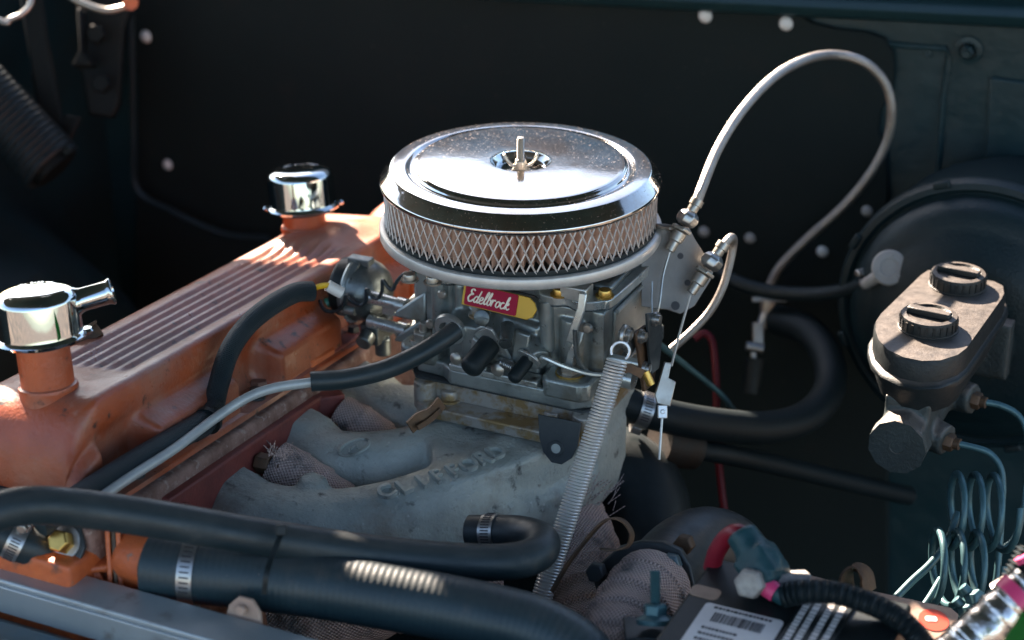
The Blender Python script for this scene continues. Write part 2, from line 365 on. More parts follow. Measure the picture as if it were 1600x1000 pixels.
# cowl: stepped lip along the top of the firewall
cw = MB()
def cowl_path(off_y, off_z):
    out = []
    for i in range(25):
        x = -1.05+2.1*i/24; t = (x+.05)/.40
        z0 = 1.030+.030*max(-.6, t)
        out.append(Vector((x, FY+.005+off_y, z0+off_z)))
    return out
prof = [(-.004,-.012),(-.012,-.006),(-.016,.003),(-.012,.010),(-.002,.013),(.004,.020),(-.004,.026),(-.012,.031),(-.010,.036),(-.002,.0385),(.012,.036),(.10,.02),(.10,-.012)]
paths = [cowl_path(a, b) for a, b in prof]; n = len(paths[0]); k = len(paths)
cw.add([p for q in paths for p in q], [(j*n+i, j*n+i+1, ((j+1)%k)*n+i+1, ((j+1)%k)*n+i) for j in range(k) for i in range(n-1)] + [tuple(j*n for j in range(k)), tuple(j*n+n-1 for j in range(k))])
co_ = struct(build('cowl', cw, 'cowl_paint', smooth=50))
build('rear_shade_panel', MB().prism([(FY+.06,1.06),(FY+.10,1.06),(FY+.20,1.315),(FY+.185,1.315)], -.60, .10, Matrix(((0,0,1,0),(1,0,0,0),(0,1,0,0),(0,0,0,1)))), 'reflection_blotches', co_, bevel=.004)  # added unseen panel: keeps sun off the booster, mirrored in the lid
# the raised hood overhead, out of frame: it shades the bay; rear edge and made-up slots shaped to place sun patches
from mathutils.geometry import delaunay_2d_cdt
HZ, HS = 1.33, .14                                            # height at y = .40 and rise towards the front
def hood_at(p):
    p = Vector(p); a = HZ+HS*(.40-p.y)-p.z; t = a/(SUNV.z+HS*SUNV.y); return p+SUNV*t
def hz(x, y): return Vector((x, y, HZ+HS*(.40-y)))
outer = [(-1.05,-.95),(.95,-.95),(.95,.30),(.45,.27),(.1,.25),(-.35,.245),(-.50,.25),(-.56,.33),(-.66,.40),(-.80,.425),(-1.05,.44)]
sun_slots = []
for (xa,ya,da), (xb,yb,db), hw in (((548,895,1.560),(680,908,1.547),.011), ((-15,640,1.645),(18,612,1.665),.030)):
    a_, b_ = hood_at(D(xa,ya,da)).to_2d(), hood_at(D(xb,yb,db)).to_2d(); u_ = (b_-a_).normalized(); n_ = Vector((-u_.y, u_.x))*hw
    sun_slots.append([tuple(a_-n_), tuple(b_-n_*.8), tuple(b_+n_), tuple(a_+n_*1.1)])
V2 = []; E2 = []
for lp in [outer]+sun_slots:
    o_ = len(V2); V2 += [Vector(q_) for q_ in lp]; E2 += [(o_+i, o_+(i+1)%len(lp)) for i in range(len(lp))]
rv, re_, rf, *_x = delaunay_2d_cdt(V2, E2, [], 1, 1e-6)
def inside(q_, lp):
    c_ = False
    for i in range(len(lp)):
        (x1,y1),(x2,y2) = lp[i], lp[i-1]
        if (y1 > q_[1]) != (y2 > q_[1]) and q_[0] < (x2-x1)*(q_[1]-y1)/(y2-y1)+x1: c_ = not c_
    return c_
keep = []
for f_ in rf:
    c_ = sum((rv[i] for i in f_), Vector((0,0)))/len(f_)
    if inside(c_, outer) and not any(inside(c_, v_) for v_ in sun_slots): keep.append(tuple(f_))
ho = build('hood', MB().add([hz(v.x, v.y) for v in rv], keep), 'hood_paint', smooth=0)
q = ho.modifiers.new('thick', 'SOLIDIFY'); q.thickness = .004; q.offset = 1
tag(ho, 'raised vehicle hood over the engine bay', 'hood')
struct(build('ground', MB().add([(-40,-40,0),(40,-40,0),(40,40,0),(-40,40,0)],[(0,1,2,3)]), 'ground_dirt', smooth=0))
struct(build('engine_bay_floor', MB().box((-1.05,-1.0,.22),(1.0,FY+.03,.26)), 'bay_black'))

# inner wing on the far side with its wheel arch
mb = MB(); N1, N2 = 40, 16
vs = []; fs = []
for i in range(N1+1):
    y = -1.0+1.525*i/N1
    arch = .0
    c0 = .03; rr = .42
    top = 1.0
    for j in range(N2+1):
        t = j/N2; z = .26+(top-.26)*t
        d = math.hypot((y-c0), (z-.38)*1.0)
        bulge = .20*max(0, min(1, (rr-d)/.06)) if d < rr else 0
        vs.append(Vector((-.86+.0*t+bulge, y, z)))
for i in range(N1):
    for j in range(N2): fs.append((i*(N2+1)+j, (i+1)*(N2+1)+j, (i+1)*(N2+1)+j+1, i*(N2+1)+j+1))
mb.add(vs, fs)
fe = struct(build('inner_wing', mb, 'fender_paint', smooth=60))
q = fe.modifiers.new('thick', 'SOLIDIFY'); q.thickness = .004; q.offset = -1
q = fe.modifiers.new('sub', 'SUBSURF'); q.levels = q.render_levels = 1
# brake / wiring line running down the board edge and across
t = build('wiring_line', MB().tube(smooth_path([PY(205,20,FY-.03), PY(207,120,FY-.03), PY(209,220,FY-.03), PY(214,295,FY-.03), PY(270,330,FY-.03), PY(350,365,FY-.03), PY(420,372,FY-.03)]), .004, 8), 'loom_black')
tag(t, 'thin black wiring line running down the edge of the black firewall board', 'wire')

# hood hinge with its coil spring
hp = D(110, 260, 2.42)
h = thing('hinge_assembly', hp, 'black hood hinge with a large coil spring beside the firewall board', 'hinge')
hd = 2.42
def hpl(pts, d, th, name, bev=.003):
    P = [D(x,y,d) for x,y in pts]; q = frame(P[0], -fwd, rgt); qi = q.inverted()
    return build(name, MB().prism([((qi@p).x,(qi@p).y) for p in P], -th/2, th/2, q), 'hinge_black', h, bevel=bev)
hpl([(118,-40),(205,-40),(206,20),(196,45),(188,165),(178,185),(140,180),(128,100)], 2.44, .02, 'hinge_plate')
hpl([(28,-30),(62,-40),(75,60),(100,190),(120,200),(70,240),(52,120)], 2.40, .012, 'hinge_arm')
hpl([(124,15),(132,15),(134,80),(150,105),(116,105),(128,80)], 2.405, .03, 'hinge_link')
hpl([(100,180),(130,182),(92,262),(72,268)], 2.40, .012, 'hinge_arm')
for x, y in ((152,55),(160,132),(65,120)):
    p = D(x,y,2.41); build('pivot_bolt', MB().hexa(p, -fwd, .012, .014), 'hinge_black', h)
mb = MB(); a, b = D(-60,110,2.36), D(82,262,2.36); ax = (b-a).normalized()
mb.helix(a, b, .034, .0055, 20, n=8, seg=22)
build('coil_spring', mb, 'rubber', h)
build('spring_core', MB().cyl(a, b+ax*.006, .027, n=24), 'hinge_black', h)
p0, p1 = D(-40,25,2.30), D(20,32,2.30)
t = build('hinge_rod', MB().tube(smooth_path([D(-30,18,2.3), D(8,35,2.3), D(16,30,2.3), D(34,22,2.3), D(48,5,2.3), D(52,-30,2.3)]), .0035, 10), 'steel', h)
build('hinge_rod', MB().tube(smooth_path([D(100,-12,2.36), D(125,3,2.36), D(165,16,2.36), D(200,10,2.36)]), .0042, 10), 'zinc', h)
build('hinge_bush', MB().cyl(D(204,4,2.36), D(204,4,2.33), .009), 'orange_bright', h)

# ================================================================== CYLINDER HEAD + VALVE COVER
hb = thing('cylinder_head', E(-.25,-.1,-.30), 'rusty orange cylinder head casting under the ribbed valve cover', 'engine block')
mb = MB()
mb.box((-.345,-.47,-.17),(-.160,.24,-.056), ME)
mb.box((-.36,-.47,-.34),(-.155,.26,-.165), ME)
for yy in (-.40,-.335,-.275,-.215,-.14,-.075,-.01,.06): mb.box((-.205,yy-.014,-.07),(-.172,yy+.014,-.046), ME, taper=.7)
build('casting', mb, 'head_rust', hb, remesh=.0035, sm=3)
for yy in (-.385,-.30,-.235,-.165,-.06,.02):
    p = E(-.192, yy, -.052)
    build('head_bolt', MB().lathe([(.011,0),(.011,.002),(0,.002)], frame(p, ez), 20).hexa(p, ez, .0085, .010), 'orange_bright' if yy < -.2 else 'head_rust', hb)
# gasket
build('gasket', MB().box((-.352,-.448,-.056),(-.180,.205,-.0525), ME), 'black_steel', hb)

vc = thing('valve_cover', E(-.26,-.12,-.052), 'orange painted valve cover with long ribs pressed along its top', 'valve cover')
Ya, Yb = -.445, .20
pock = [(-.382,.026),(-.190,.030),(-.005,.030),(.145,.02)]
def sstep(a, b, x): t = max(0, min(1, (x-a)/(b-a))); return t*t*(3-2*t)
nU, cols = 220, []
def section(y):
    e0 = min(1, max(0,(y-Ya)/.045)); e1 = min(1, max(0,(Yb-y)/.045))
    en = math.sqrt(max(0, 1-(1-min(e0,e1))**2)) if min(e0,e1) < 1 else 1          # rounded ends
    pk = max(1-sstep(hw*.85, hw*1.28, abs(y-c)) for c, hw in pock)                # bolt pockets
    prof = []
    zt = lambda x: .014+(x+.300)/.1*.012
    rim = -.185
    # left base -> left wall
    prof += [(-.352,-.052),(-.350,-.048),(-.343,-.046),(-.336,-.042),(-.330,-.02),(-.324,-.002),(-.314,.0095)]
    # plateau with ribs
    on = sstep(-.345,-.325,y)*(1-sstep(.015,.045,y))
    for k in range(45):
        x = -.305+.100*k/44
        u = (k-4)/36*6
        rib = 0
        if 0 <= u <= 6: rib = (.5-.5*math.cos(2*math.pi*u))
        # the raised mounds under the fillers
        m1 = math.exp(-(((x+.262)/.040)**4+((y-.075)/.050)**4))*.010
        m0 = math.exp(-(((x+.262)/.05)**4+((y+.405)/.05)**4))*.002
        prof.append((x, zt(x)-.0042*rib*on+m1+m0))
    prof += [(-.201,.0245),(-.1985,.0205),(-.1970,.0145),(-.1960,.008)]
    # right wall: pillows between pockets
    for t in (0,.08,.16,.22,.28,.34,.40,.46,.52,.6,.72,.84,.94,1.0):
        out = -.1960 - .0015*sstep(0,.2,t) + .0225*(.35+.65*sstep(-.40,-.36,y))*sstep(.16,.46,t) + .0035*t
        inn = -.1965 - .0055*sstep(0,.3,t)*(1-sstep(.8,1,t))
        x = out*(1-pk)+inn*pk; z = .004-.050*t
        prof.append((x, z))
    xr = prof[-1][0]
    prof += [(max(xr,-.186)+.003,-.0472),(-.1660,-.0482),(-.1650,-.052)]
    out = []
    for x, z in prof:
        f = (z+.052)/.075
        xx = -.262+(x+.262)*(1-(1-en)*.22*max(0,min(1,f)))
        zz = -.052+(z+.052)*(1 if f <= .06 else (.06/f+(1-.06/f)*en))
        out.append((xx, zz))
    return out
ys = [Ya+(Yb-Ya)*(.5-.5*math.cos(math.pi*i/nU))*.35+(Yb-Ya)*.65*i/nU for i in range(nU+1)]
secs = [[E(x,y,z) for x,z in section(y)] for y in ys]; k = len(secs[0])
mb = MB(); mb.add([p for s_ in secs for p in s_], [(i*k+j, i*k+j+1, (i+1)*k+j+1, (i+1)*k+j) for i in range(nU) for j in range(k-1)] + [tuple(range(k)), tuple(nU*k+j for j in range(k))])
build('cover', mb, 'orange_paint', vc, smooth=60)
for yy in (-.382,-.19,-.005):
    p = E(-.1800, yy, -.0475)
    build('cover_bolt', MB().lathe([(.0095,-.002),(.0095,.002),(0,.002)], frame(p, ez), 18).hexa(p+ez*.001, ez, .0065, .008), 'black_steel', vc)
lean = (ez + Vector((-.11,0,0))).normalized()
def neck(px_, py_, h, r):
    p = EPZ(px_, py_, .022); 
    return p, build('filler_neck', MB().lathe([(r*1.12,-.016),(r*1.10,-.001),(r*1.13,.0015),(r*1.10,.004),(r*1.0,.005),(r,h),(r*.9,h),(r*.9,h-.004),(0,h-.004)], frame(p, lean), 40), 'orange_paint', vc)
nA, _ = neck(76, 607, .046, .0222)
nB, _ = neck(477, 357, .024, .0222)
# bracket clip on the cover behind the filler
pb = EPZ(140, 540, .02)
br = thing('wire_clip', pb, 'rusty brown bent metal clip on the valve cover behind the chrome breather', 'clip')
def clip_poly(nm, pts_, d_, th):
    q_ = frame(D(*pts_[0], d_), -fwd+upv*.2, rgt); qi_ = q_.inverted()
    return build(nm, MB().prism([tuple((qi_ @ D(x,y,d_)).to_2d()) for x,y in pts_], -th/2, th/2, q_), 'rust_steel', br, bevel=.0008)
clip_poly('plate', [(98,536),(112,556),(162,524),(150,505),(118,520)], 1.80, .012)
clip_poly('upright', [(104,532),(120,518),(149,498),(151,503),(124,526),(110,540)], 1.79, .002)
clip_poly('foot', [(88,540),(104,530),(118,545),(112,566),(98,570)], 1.79, .003)

def breather(base, ax, label, tube):
    M = frame(base, ax, rgt); b = thing('breather_cap', base, label, 'breather cap', 'chrome breathers on the valve cover')
    r = .0365
    pr = [(.018,-.001),(.0215,-.001),(r*.93,.000),(r*1.03,-.0015),(r*1.06,.0008),(r*1.03,.003),(r*.965,.004),(r*.955,.007)]
    pr += [(r*.955,.032)] + [(r*.955-.013*(1-math.cos(R(a))), .032+.0090*math.sin(R(a))) for a in (15,30,45,60,75,90)]
    pr += [(r*.50,.0413),(r*.30,.0415),(0,.0416)]
    build('cap', MB().lathe(pr, M, 56), 'chrome', b, smooth=50)
    build('seal', MB().lathe([(.0225,-.006),(.0255,-.006),(.0255,0),(.0225,0)], M, 32), 'rubber', b)
    mb = MB()
    for k_ in range(15):
        a = R(152-k_*8.6) if k_ not in (4,9) else None
        if a is None: continue
        c = Vector((math.cos(a)*.0185, math.sin(a)*.0185, .0408)); q = M @ frame(c, (0,0,1), (-math.sin(a),math.cos(a),0))
        hgt = .0010+.0007*((k_*7)%3); mb.box((-.0011,-hgt,0),(.0011,hgt,.0007), q)
    build('embossed_mark', mb, 'chrome', b, bevel=.0002, kind='stuff')
    ta = R(8)
    c = M @ Vector((math.cos(ta)*r*1.02, math.sin(ta)*r*1.02, .0012)); build('lock_tab', MB().lathe([(.0008,-.0025),(.0045,-.0025),(.006,0),(.0045,.0025),(.0008,.0025)], frame(c, ax), 16), 'chrome', b)
    c = M @ Vector((-math.cos(ta)*r*1.02, -math.sin(ta)*r*.6, .0012)); build('lock_tab', MB().lathe([(.0,-.0025),(.0035,-.0025),(.005,0),(.0035,.0025),(0,.0025)], frame(c, ax), 16), 'chrome', b)
    if tube:
        d = (rgt*.96+upv*.28-fwd*-.1).normalized(); o_ = M @ Vector((.026,.004,.026))
        pr = [(.0125,.006),(.0108,.0085),(.0100,.011),(.0098,.024),(.0098,.031),(.0104,.0335),(.0112,.0350),(.0112,.0362),(.0104,.0370),(.0088,.0370),(.0084,.034),(.0082,.012)]
        build('outlet_tube', MB().lathe(pr, frame(o_, d), 36), 'chrome', b, smooth=55)
    return b
breather(nA+lean*.046, lean, 'chrome breather cap with a side outlet tube on the tall filler neck', True)
breather(nB+lean*.024, lean, 'chrome breather cap without outlet on the short filler neck', False)
# orange mass behind the carburettor (rear of the head)
mb = MB(); c = EPZ(585, 372, -.02)
mb.box((-.30,.19,-.2),(-.15,.36,-.012), ME); mb.lathe([(0,0),(.07,0),(.062,.02),(.045,.036),(.0,.042)], frame(E(-.225,.235,-.02), ez), 24)
mb.box((-.21,.10,-.06),(-.165,.20,-.02), ME)
build('rear_casting', mb, 'orange_paint', hb, remesh=.004, sm=10)

# red clamp bar along the intake ports
rb = thing('manifold_clamp_bar', E(-.165,-.24,-.13), 'dull red painted bar along the intake ports of the head', 'bar')
mb = MB()
mb.box((-.176,-.372,-.130),(-.152,-.115,-.068), ME)
q = ME @ Matrix.Translation((-.164,-.115,0)) @ Matrix.Rotation(R(-38),4,'Z') @ Matrix.Translation((.164,.115,0))
mb.box((-.176,-.118,-.130),(-.152,-.085,-.069), q)
build('bar', mb, 'red_paint', rb, bevel=.002)
for yy, zz in ((-.352,-.092),):
    p = E(-.152, yy, zz); build('bolt', MB().lathe([(.0125,0),(.0125,.002),(0,.002)], frame(p,(1,0,0)), 20).hexa(p,(1,0,0),.0095,.010).cyl(p+Vector((.01,0,0)), p+Vector((.011,0,0)), .0045), 'red_paint', rb, bevel=.0005)
for yy in (-.235,-.135):
    p = E(-.150, yy, -.088); build('stud_nut', MB().hexa(p,(1,0,0),.0095,.014).cyl(p, p+Vector((.024,0,0)), .005), 'rust_steel', rb, bevel=.0005)
# further red/orange pieces of the second bar behind
p = E(-.178,-.06,-.05)
b2 = thing('manifold_clamp_block', E(-.178,-.062,-.075), 'small orange red steel block on the head ledge behind the clamp bar', 'block')
build('block', MB().box((-.196,-.105,-.075),(-.170,-.058,-.040), ME), 'orange_bright', b2, bevel=.0025)
build('rail', MB().box((-.186,-.06,-.075),(-.170,.12,-.044), ME), 'red_paint', b2, bevel=.002)

# ================================================================== INTAKE MANIFOLD
mf = thing('intake_manifold', (0,-.12,.70), 'grey cast aluminium intake manifold with raised lettering on its long runner', 'intake manifold')
mb = MB()
def flat_tube(pts, r, sq=.80): 
    P = smooth_path(pts, 6); m0 = len(mb.v); mb.tube(P, r if not isinstance(r, list) else [r[min(len(r)-1, int(i*len(r)/len(P)))] for i in range(len(P))], 18)
run1 = [(-.160,-.285,.752),(-.115,-.287,.751),(-.065,-.275,.750),(-.020,-.238,.750),(.015,-.180,.750),(.035,-.11,.750),(.045,-.03,.750)]
run2 = [(-.160,-.165,.751),(-.110,-.172,.752),(-.065,-.150,.752),(-.025,-.105,.752),(.0,-.06,.752)]
run3 = [(-.160,-.045,.745),(-.115,-.055,.745),(-.06,-.040,.75),(0,0,.75)]
flat_tube(run1, .037); flat_tube([(x+.012,y-.012,z-.022) for x,y,z in run1], .034); flat_tube(run2, .034); flat_tube(run3, .034)
# plenum slab, straight walls to the pad
M2 = Matrix.Identity(4)
mb.prism([(-.045,-.115),(.0,-.185),(.030,-.200),(.062,-.150),(.092,-.085),(.104,-.045),(.100,.015),(.05,.05),(-.045,.06)], .712, .784, M2)
mb.prism([(-.02,-.20),(.025,-.215),(.072,-.150),(.104,-.075),(.104,.01),(-.02,.03)], .690, .74, M2)
mb.box((-.060,-.088,.77),(.106,.04,.800))
mb.box((.080,-.06,.70),(.108,.015,.765))
# port flanges with raised ears
for yc, ze in ((-.285,.790),(-.165,.792),(-.048,.786)):
    mb.box((-.168,yc-.046,.705),(-.146,yc+.046,.772))
    mb.add([(-.166,yc-.03,.76),(-.166,yc+.04,.76),(-.10,yc+.02,.76),(-.10,yc-.02,.76),(-.160,yc-.012,ze),(-.160,yc+.026,ze),(-.128,yc+.02,ze-.006),(-.128,yc-.004,ze-.006)],
           [(3,2,1,0),(4,5,6,7),(0,1,5,4),(1,2,6,5),(2,3,7,6),(3,0,4,7)])
p = PZ(487, 755, .785); mb.cyl(p-Vector((0,0,.02)), p+Vector((.002,0,.006)), .017, .0125)
mb.cyl((.02,-.20,.70),(.05,-.235,.705), .02)                 # water outlet boss
build('runner_casting', mb, 'cast_alu', mf, remesh=.0030, sm=9)
p = PZ(487, 755, .792)
# lettering CLIFFORD
A, B = PZ(588, 768, .7885), PZ(785, 698, .7885)
dirx = (B-A).normalized(); letters = 'CLIFFORD'
from mathutils.bvhtree import BVHTree
bpy.context.view_layer.update()
run_o = [c_ for c_ in mf.children if c_.name.startswith('runner_casting')][0]
bv = BVHTree.FromObject(run_o, bpy.context.evaluated_depsgraph_get()); rl = wloc(run_o)
def drop(x, y):
    h_ = bv.ray_cast(Vector((x,y,1.2))-rl, Vector((0,0,-1))); return h_[0]+rl, h_[1]
for i, chh in enumerate(letters):
    t = (i+.5)/8; up_ = Vector((-dirx.y, dirx.x, 0)); c_ = A.lerp(B, t)+up_*(-.006*math.sin(math.pi*t))
    hs_ = [drop(c_.x+dx_*dirx.x+dy_*up_.x, c_.y+dx_*dirx.y+dy_*up_.y)[0] for dx_, dy_ in ((-.006,-.007),(.006,-.007),(0,.008))]
    nn_ = (hs_[1]-hs_[0]).cross(hs_[2]-hs_[0]).normalized(); ce_ = sum(hs_, Vector())/3
    text('letter', chh, .0235, frame(ce_+nn_*.0014, nn_, dirx), 'cast_alu', mf, extrude=.0024, bold=.0005)
# oval cast emblem
c = PZ(553, 692, .787); c, cn = drop(c.x, c.y); eq = frame(c, (cn+Vector((0,0,1))).normalized(), dirx)
build('oval_emblem', MB().tube([eq @ Vector((.0155*math.cos(a), .0085*math.sin(a), .0008)) for a in [2*math.pi*i/32 for i in range(33)]], .0016, 6), 'cast_alu', mf)
for k_, (x_, y_, a_, l_) in enumerate(((-.006,-.001,60,.006),(-.001,.001,10,.006),(.003,-.001,75,.005),(.008,.001,40,.004))):
    build('emblem_mark', MB().box((-l_/2,-.0007,-.0005),(l_/2,.0007,.0014), eq @ Matrix.Translation((x_,y_,0)) @ Matrix.Rotation(R(a_),4,'Z')), 'cast_alu', mf, bevel=.0004)
# loose clip lying on the manifold beside the pad
ct = D(655,652,1.785)
cl = build('clamp_tongue', MB().ribbon(smooth_path([D(690,628,1.77), D(672,648,1.765), D(655,655,1.762), D(640,668,1.758)],4), (0,.3,1), .013, .0025), 'rust_steel', mf)
build('clamp_tongue', MB().ribbon(smooth_path([D(688,640,1.768), D(668,658,1.762), D(652,668,1.757)],4), (0,.3,1), .005, .003), 'rust_steel', mf)
# black spring tab with a hole, under the pad
mb = MB(); hole = [(0,0)]
tp = [(-.020,.022),(.022,.022),(.021,.0),(.017,-.012),(.008,-.020),(-.002,-.020),(-.011,-.012),(-.016,0)]
q = frame(PY(869,690,-.1165), (0.05,-1,.25), (1,0,.0))
build('anchor_tab', MB().prism(tp, -.0012, .0012, q).lathe([(.0075,.0012),(.0075,.0022),(.0045,.0022),(.0045,.0012)], q @ Matrix.Translation((.001,-.006,0)), 18), 'black_steel', mf, bevel=.0004)
build('anchor_hole', MB().lathe([(.0045,.0018),(0,.0018)], q @ Matrix.Translation((.001,-.006,0)), 18), 'cast_alu', mf)

# ================================================================== CARBURETTOR
cb = thing('carburetor', (.02,0,.79), 'four barrel aluminium carburetor with choke housing below the chrome air cleaner', 'carburetor')
# adapter plate stained by fuel
mb = MB()
mb.prism([(-.058,-.107),(-.046,-.112),(.098,-.112),(.108,-.104),(.108,.03),(-.06,.05)], .789, .8005)
mb.prism([(-.066,-.070),(-.048,-.090),(.100,-.090),(.112,-.078),(.112,.03),(-.07,.05)], .800, .818)
mb.cyl((.108,-.092,.79),(.108,-.092,.818), .012, n=18); mb.cyl((-.056,-.092,.79),(-.056,-.092,.818), .011, n=18)
build('adapter_plate', mb, 'stained_alu', cb, bevel=.0015)
for x, y in ((703,624),(864,657)):
    p = PZ(x, y, .8005); build('plate_bolt', MB().lathe([(.0115,0),(.0115,.002),(0,.002)], frame(p,(0,0,1)), 20).lathe([(.0085,.001),(.0085,.009),(.0075,.0105),(0,.0105)], frame(p,(0,0,1)), 12), 'stained_alu', cb)
build('gasket', MB().prism([(-.078,-.078),(-.066,-.093),(.105,-.093),(.118,-.082),(.116,.04),(-.08,.06)], .818, .8205), 'black_steel', cb)
# throttle body flange
mb = MB()
mb.prism([(-.082,-.062),(-.068,-.084),(-.040,-.086),(-.028,-.096),(.095,-.096),(.112,-.084),(.118,.08),(-.078,.08)], .8205, .836)
build('throttle_body', mb, 'carb_alu', cb, bevel=.002)
build('corner_boss', MB().prism([(.064,-.092),(.070,-.099),(.104,-.099),(.112,-.092),(.112,-.060),(.064,-.060)], .830, .849), 'carb_alu', cb, bevel=.003)
build('corner_boss', MB().prism([(-.088,-.080),(-.082,-.088),(-.050,-.088),(-.045,-.082),(-.045,-.05),(-.088,-.05)], .830, .846), 'carb_alu', cb, bevel=.003)
# main body: fused casting
mb = MB()
mb.box((-.048,-.066,.834),(.090,.075,.912)); mb.box((.052,-.072,.850),(.116,.065,.911)); mb.box((-.070,-.060,.858),(-.028,.06,.911))
mb.box((-.036,-.080,.836),(.056,-.05,.862))                                           # lower front boss
for x, r, z0, z1 in ((.062,.0085,.846,.912),(.108,.008,.85,.912),(-.052,.0085,.836,.912),(-.03,.007,.86,.912),(.085,.014,.852,.900)):
    mb.cyl((x,-.066,z0),(x,-.066,z1), r, n=16)
# sloping ramp shapes on the front
mb.add([(-.012,-.078,.858),(.050,-.078,.858),(.050,-.06,.858),(-.012,-.06,.858),(.002,-.070,.890),(.052,-.074,.884),(.052,-.05,.892),(.002,-.05,.892)], [(3,2,1,0),(4,5,6,7),(0,1,5,4),(1,2,6,5),(2,3,7,6),(3,0,4,7)])
mb.cyl((.030,-.055,.872),(.060,-.088,.860), .013, .011, 18)
mb.cyl((-.030,-.05,.880),(-.026,-.090,.872), .013, .011, 18)
mb.cyl((.008,-.05,.884),(.006,-.088,.874), .0125, .0105, 18)
mb.box((-.020,-.088,.846),(-.004,-.06,.880)); mb.box((.018,-.090,.838),(.034,-.06,.856))
build('main_body', mb, 'carb_alu', cb, remesh=.0015, sm=2)
# side lugs between body and choke
for z in (.872, .846):
    mb = MB(); mb.add([(-.106,-.062,z-.012),(-.070,-.062,z-.012),(-.066,-.02,z-.012),(-.104,-.02,z-.012),(-.103,-.060,z-.006),(-.072,-.058,z+.019),(-.068,-.02,z+.019),(-.102,-.02,z-.002)],
        [(3,2,1,0),(4,5,6,7),(0,1,5,4),(1,2,6,5),(2,3,7,6),(3,0,4,7)])
    build('side_lug', mb, 'carb_alu', cb, bevel=.002)
    build('link_post', MB().cyl((-.140,-.046,z-.004),(-.098,-.050,z-.004), .0068, .0055, 16).cyl((-.106,-.050,z-.004),(-.096,-.051,z-.004), .0078, n=16), 'carb_bright', cb)
build('side_column', MB().box((-.088,-.055,.834),(-.060,-.01,.915)), 'carb_alu', cb, bevel=.006)
# mounting stud nuts
for p in (Vector((-.070,-.069,.846)), Vector((.087,-.080,.849))):
    build('mounting_nut', MB().lathe([(.0125,0),(.0125,.0018),(0,.0018)], frame(p,(0,0,1)), 20).hexa(p+Vector((0,0,.0015)),(0,0,1),.0095,.0085).cyl(p, p+Vector((.002,0,.019)), .0045, n=12), 'zinc', cb, bevel=.0004)
build('washer', MB().lathe([(.006,0),(.0138,0),(.0138,.0015),(.006,.0015)], frame((.087,-.080,.8492),(0,0,1)), 24), 'brass', cb)
# pointed link standing on the right nut
build('choke_lever', MB().ribbon([(.087,-.084,.858),(.090,-.085,.872),(.096,-.083,.886),(.097,-.080,.893)], (1,0,0), .006, .0015), 'carb_bright', cb)
# top cover: wavy flange
def wavy(z0, z1, off, name, m_):
    base = [(-.078,-.060),(-.060,-.074),(-.040,-.078),(-.028,-.068),(-.005,-.064),(.030,-.064),(.048,-.068),(.056,-.078),(.070,-.079),(.080,-.074),(.092,-.079),(.102,-.076),(.112,-.068),(.120,-.050),(.121,.07),(.10,.082),(-.06,.082),(-.080,.06)]
    P = [Vector((x,y,0)) for x,y in base]; sp = smooth_path(P+[P[0]], 4)[:-1]; cx = Vector((.02,0,0))
    pl = [((cx+(p-cx)*(1+off)).x, (cx+(p-cx)*(1+off)).y) for p in sp]
    return build(name, MB().prism(pl, z0, z1), m_, cb, bevel=.0012, smooth=50)
wavy(.9110, .9128, -.015, 'cover_gasket', 'black_steel'); wavy(.9128, .922, 0, 'top_cover', 'carb_bright')
for a_, b_ in (((.060,-.050,.920),(.114,.07,.930)), ((-.07,-.04,.920),(-.01,.06,.929))): build('bowl_cover', MB().box(a_, b_), 'carb_dark', cb, bevel=.004)
build('air_horn', MB().lathe([(.066,.918),(.066,.926),(.0625,.930),(.0625,.944),(.058,.944),(.058,.92)], Matrix.Translation((.008,0,0)), 56), 'carb_alu', cb)
build('bowl_panel', MB().box((.1155,-.052,.862),(.119,.062,.905)), 'carb_alu', cb, bevel=.001)
build('panel_trim', MB().tube([(.1195,-.05,.905),(.1195,.06,.905)], .0022, 8), 'carb_bright', cb)
for x, y in ((874,455),(945,457),(676,436),(640,432)):
    p = PZ(x, y+6, .922); build('cover_screw', MB().lathe([(.0085,0),(.0085,.0016),(.0062,.0016),(.0062,.005),(.0055,.0068),(0,.0075)], frame(p,(0,0,1)), 20), 'brass' if x > 700 else 'zinc', cb)
# L-shaped accelerator lever on the bowl corner
mb = MB(); a = PY(905,452,-.070)
mb.box((a.x-.016,-.078,.921),(a.x+.010,-.060,.934)); mb.ribbon([(a.x+.008,-.080,.932),(a.x+.008,-.083,.918),(a.x+.003,-.086,.900),(a.x-.001,-.087,.884)], (1,0,.1), .008, .003)
build('pump_lever', mb, 'carb_bright', cb, bevel=.0012)
build('pump_rod', MB().tube(smooth_path([(a.x+.004,-.088,.898),(a.x+.006,-.086,.870),(a.x+.016,-.078,.852),(a.x+.034,-.06,.845)],5), .0022, 8), 'carb_dark', cb)
# front ports
bf = MB(); p = Vector((-.031,-.088,.872))
bf.lathe([(.0155,0),(.0165,.003),(.0155,.006),(.010,.007)], frame(p+Vector((0,.004,.002)), (-.1,-1,-.25)), 26)
build('hose_port', bf, 'carb_bright', cb)
def nipple(p, d, r, ln, nm='port_cap'):
    d = Vector(d).normalized(); build('port_flange', MB().prism([(-.019,.002),(-.012,.010),(0,.022),(.006,.022),(.011,.010),(.016,.0),(.019,-.014),(-.016,-.012)] if r > .01 else rrect(.024,.020,.008), -.0015, .0015, frame(p-d*.002, d, (1,0,0))), 'carb_bright', cb, bevel=.0006)
    pr = [(r*.96,0),(r,.002),(r,ln-r*.7)] + [(r*math.cos(R(a)), ln-r*.7+r*.7*math.sin(R(a))) for a in (20,40,60,75,90)]
    build(nm, MB().lathe(pr, frame(p, d), 26), 'rubber', cb, smooth=50)
nipple(Vector((.012,-.092,.869)), (-.25,-1,-.50), .0108, .037)
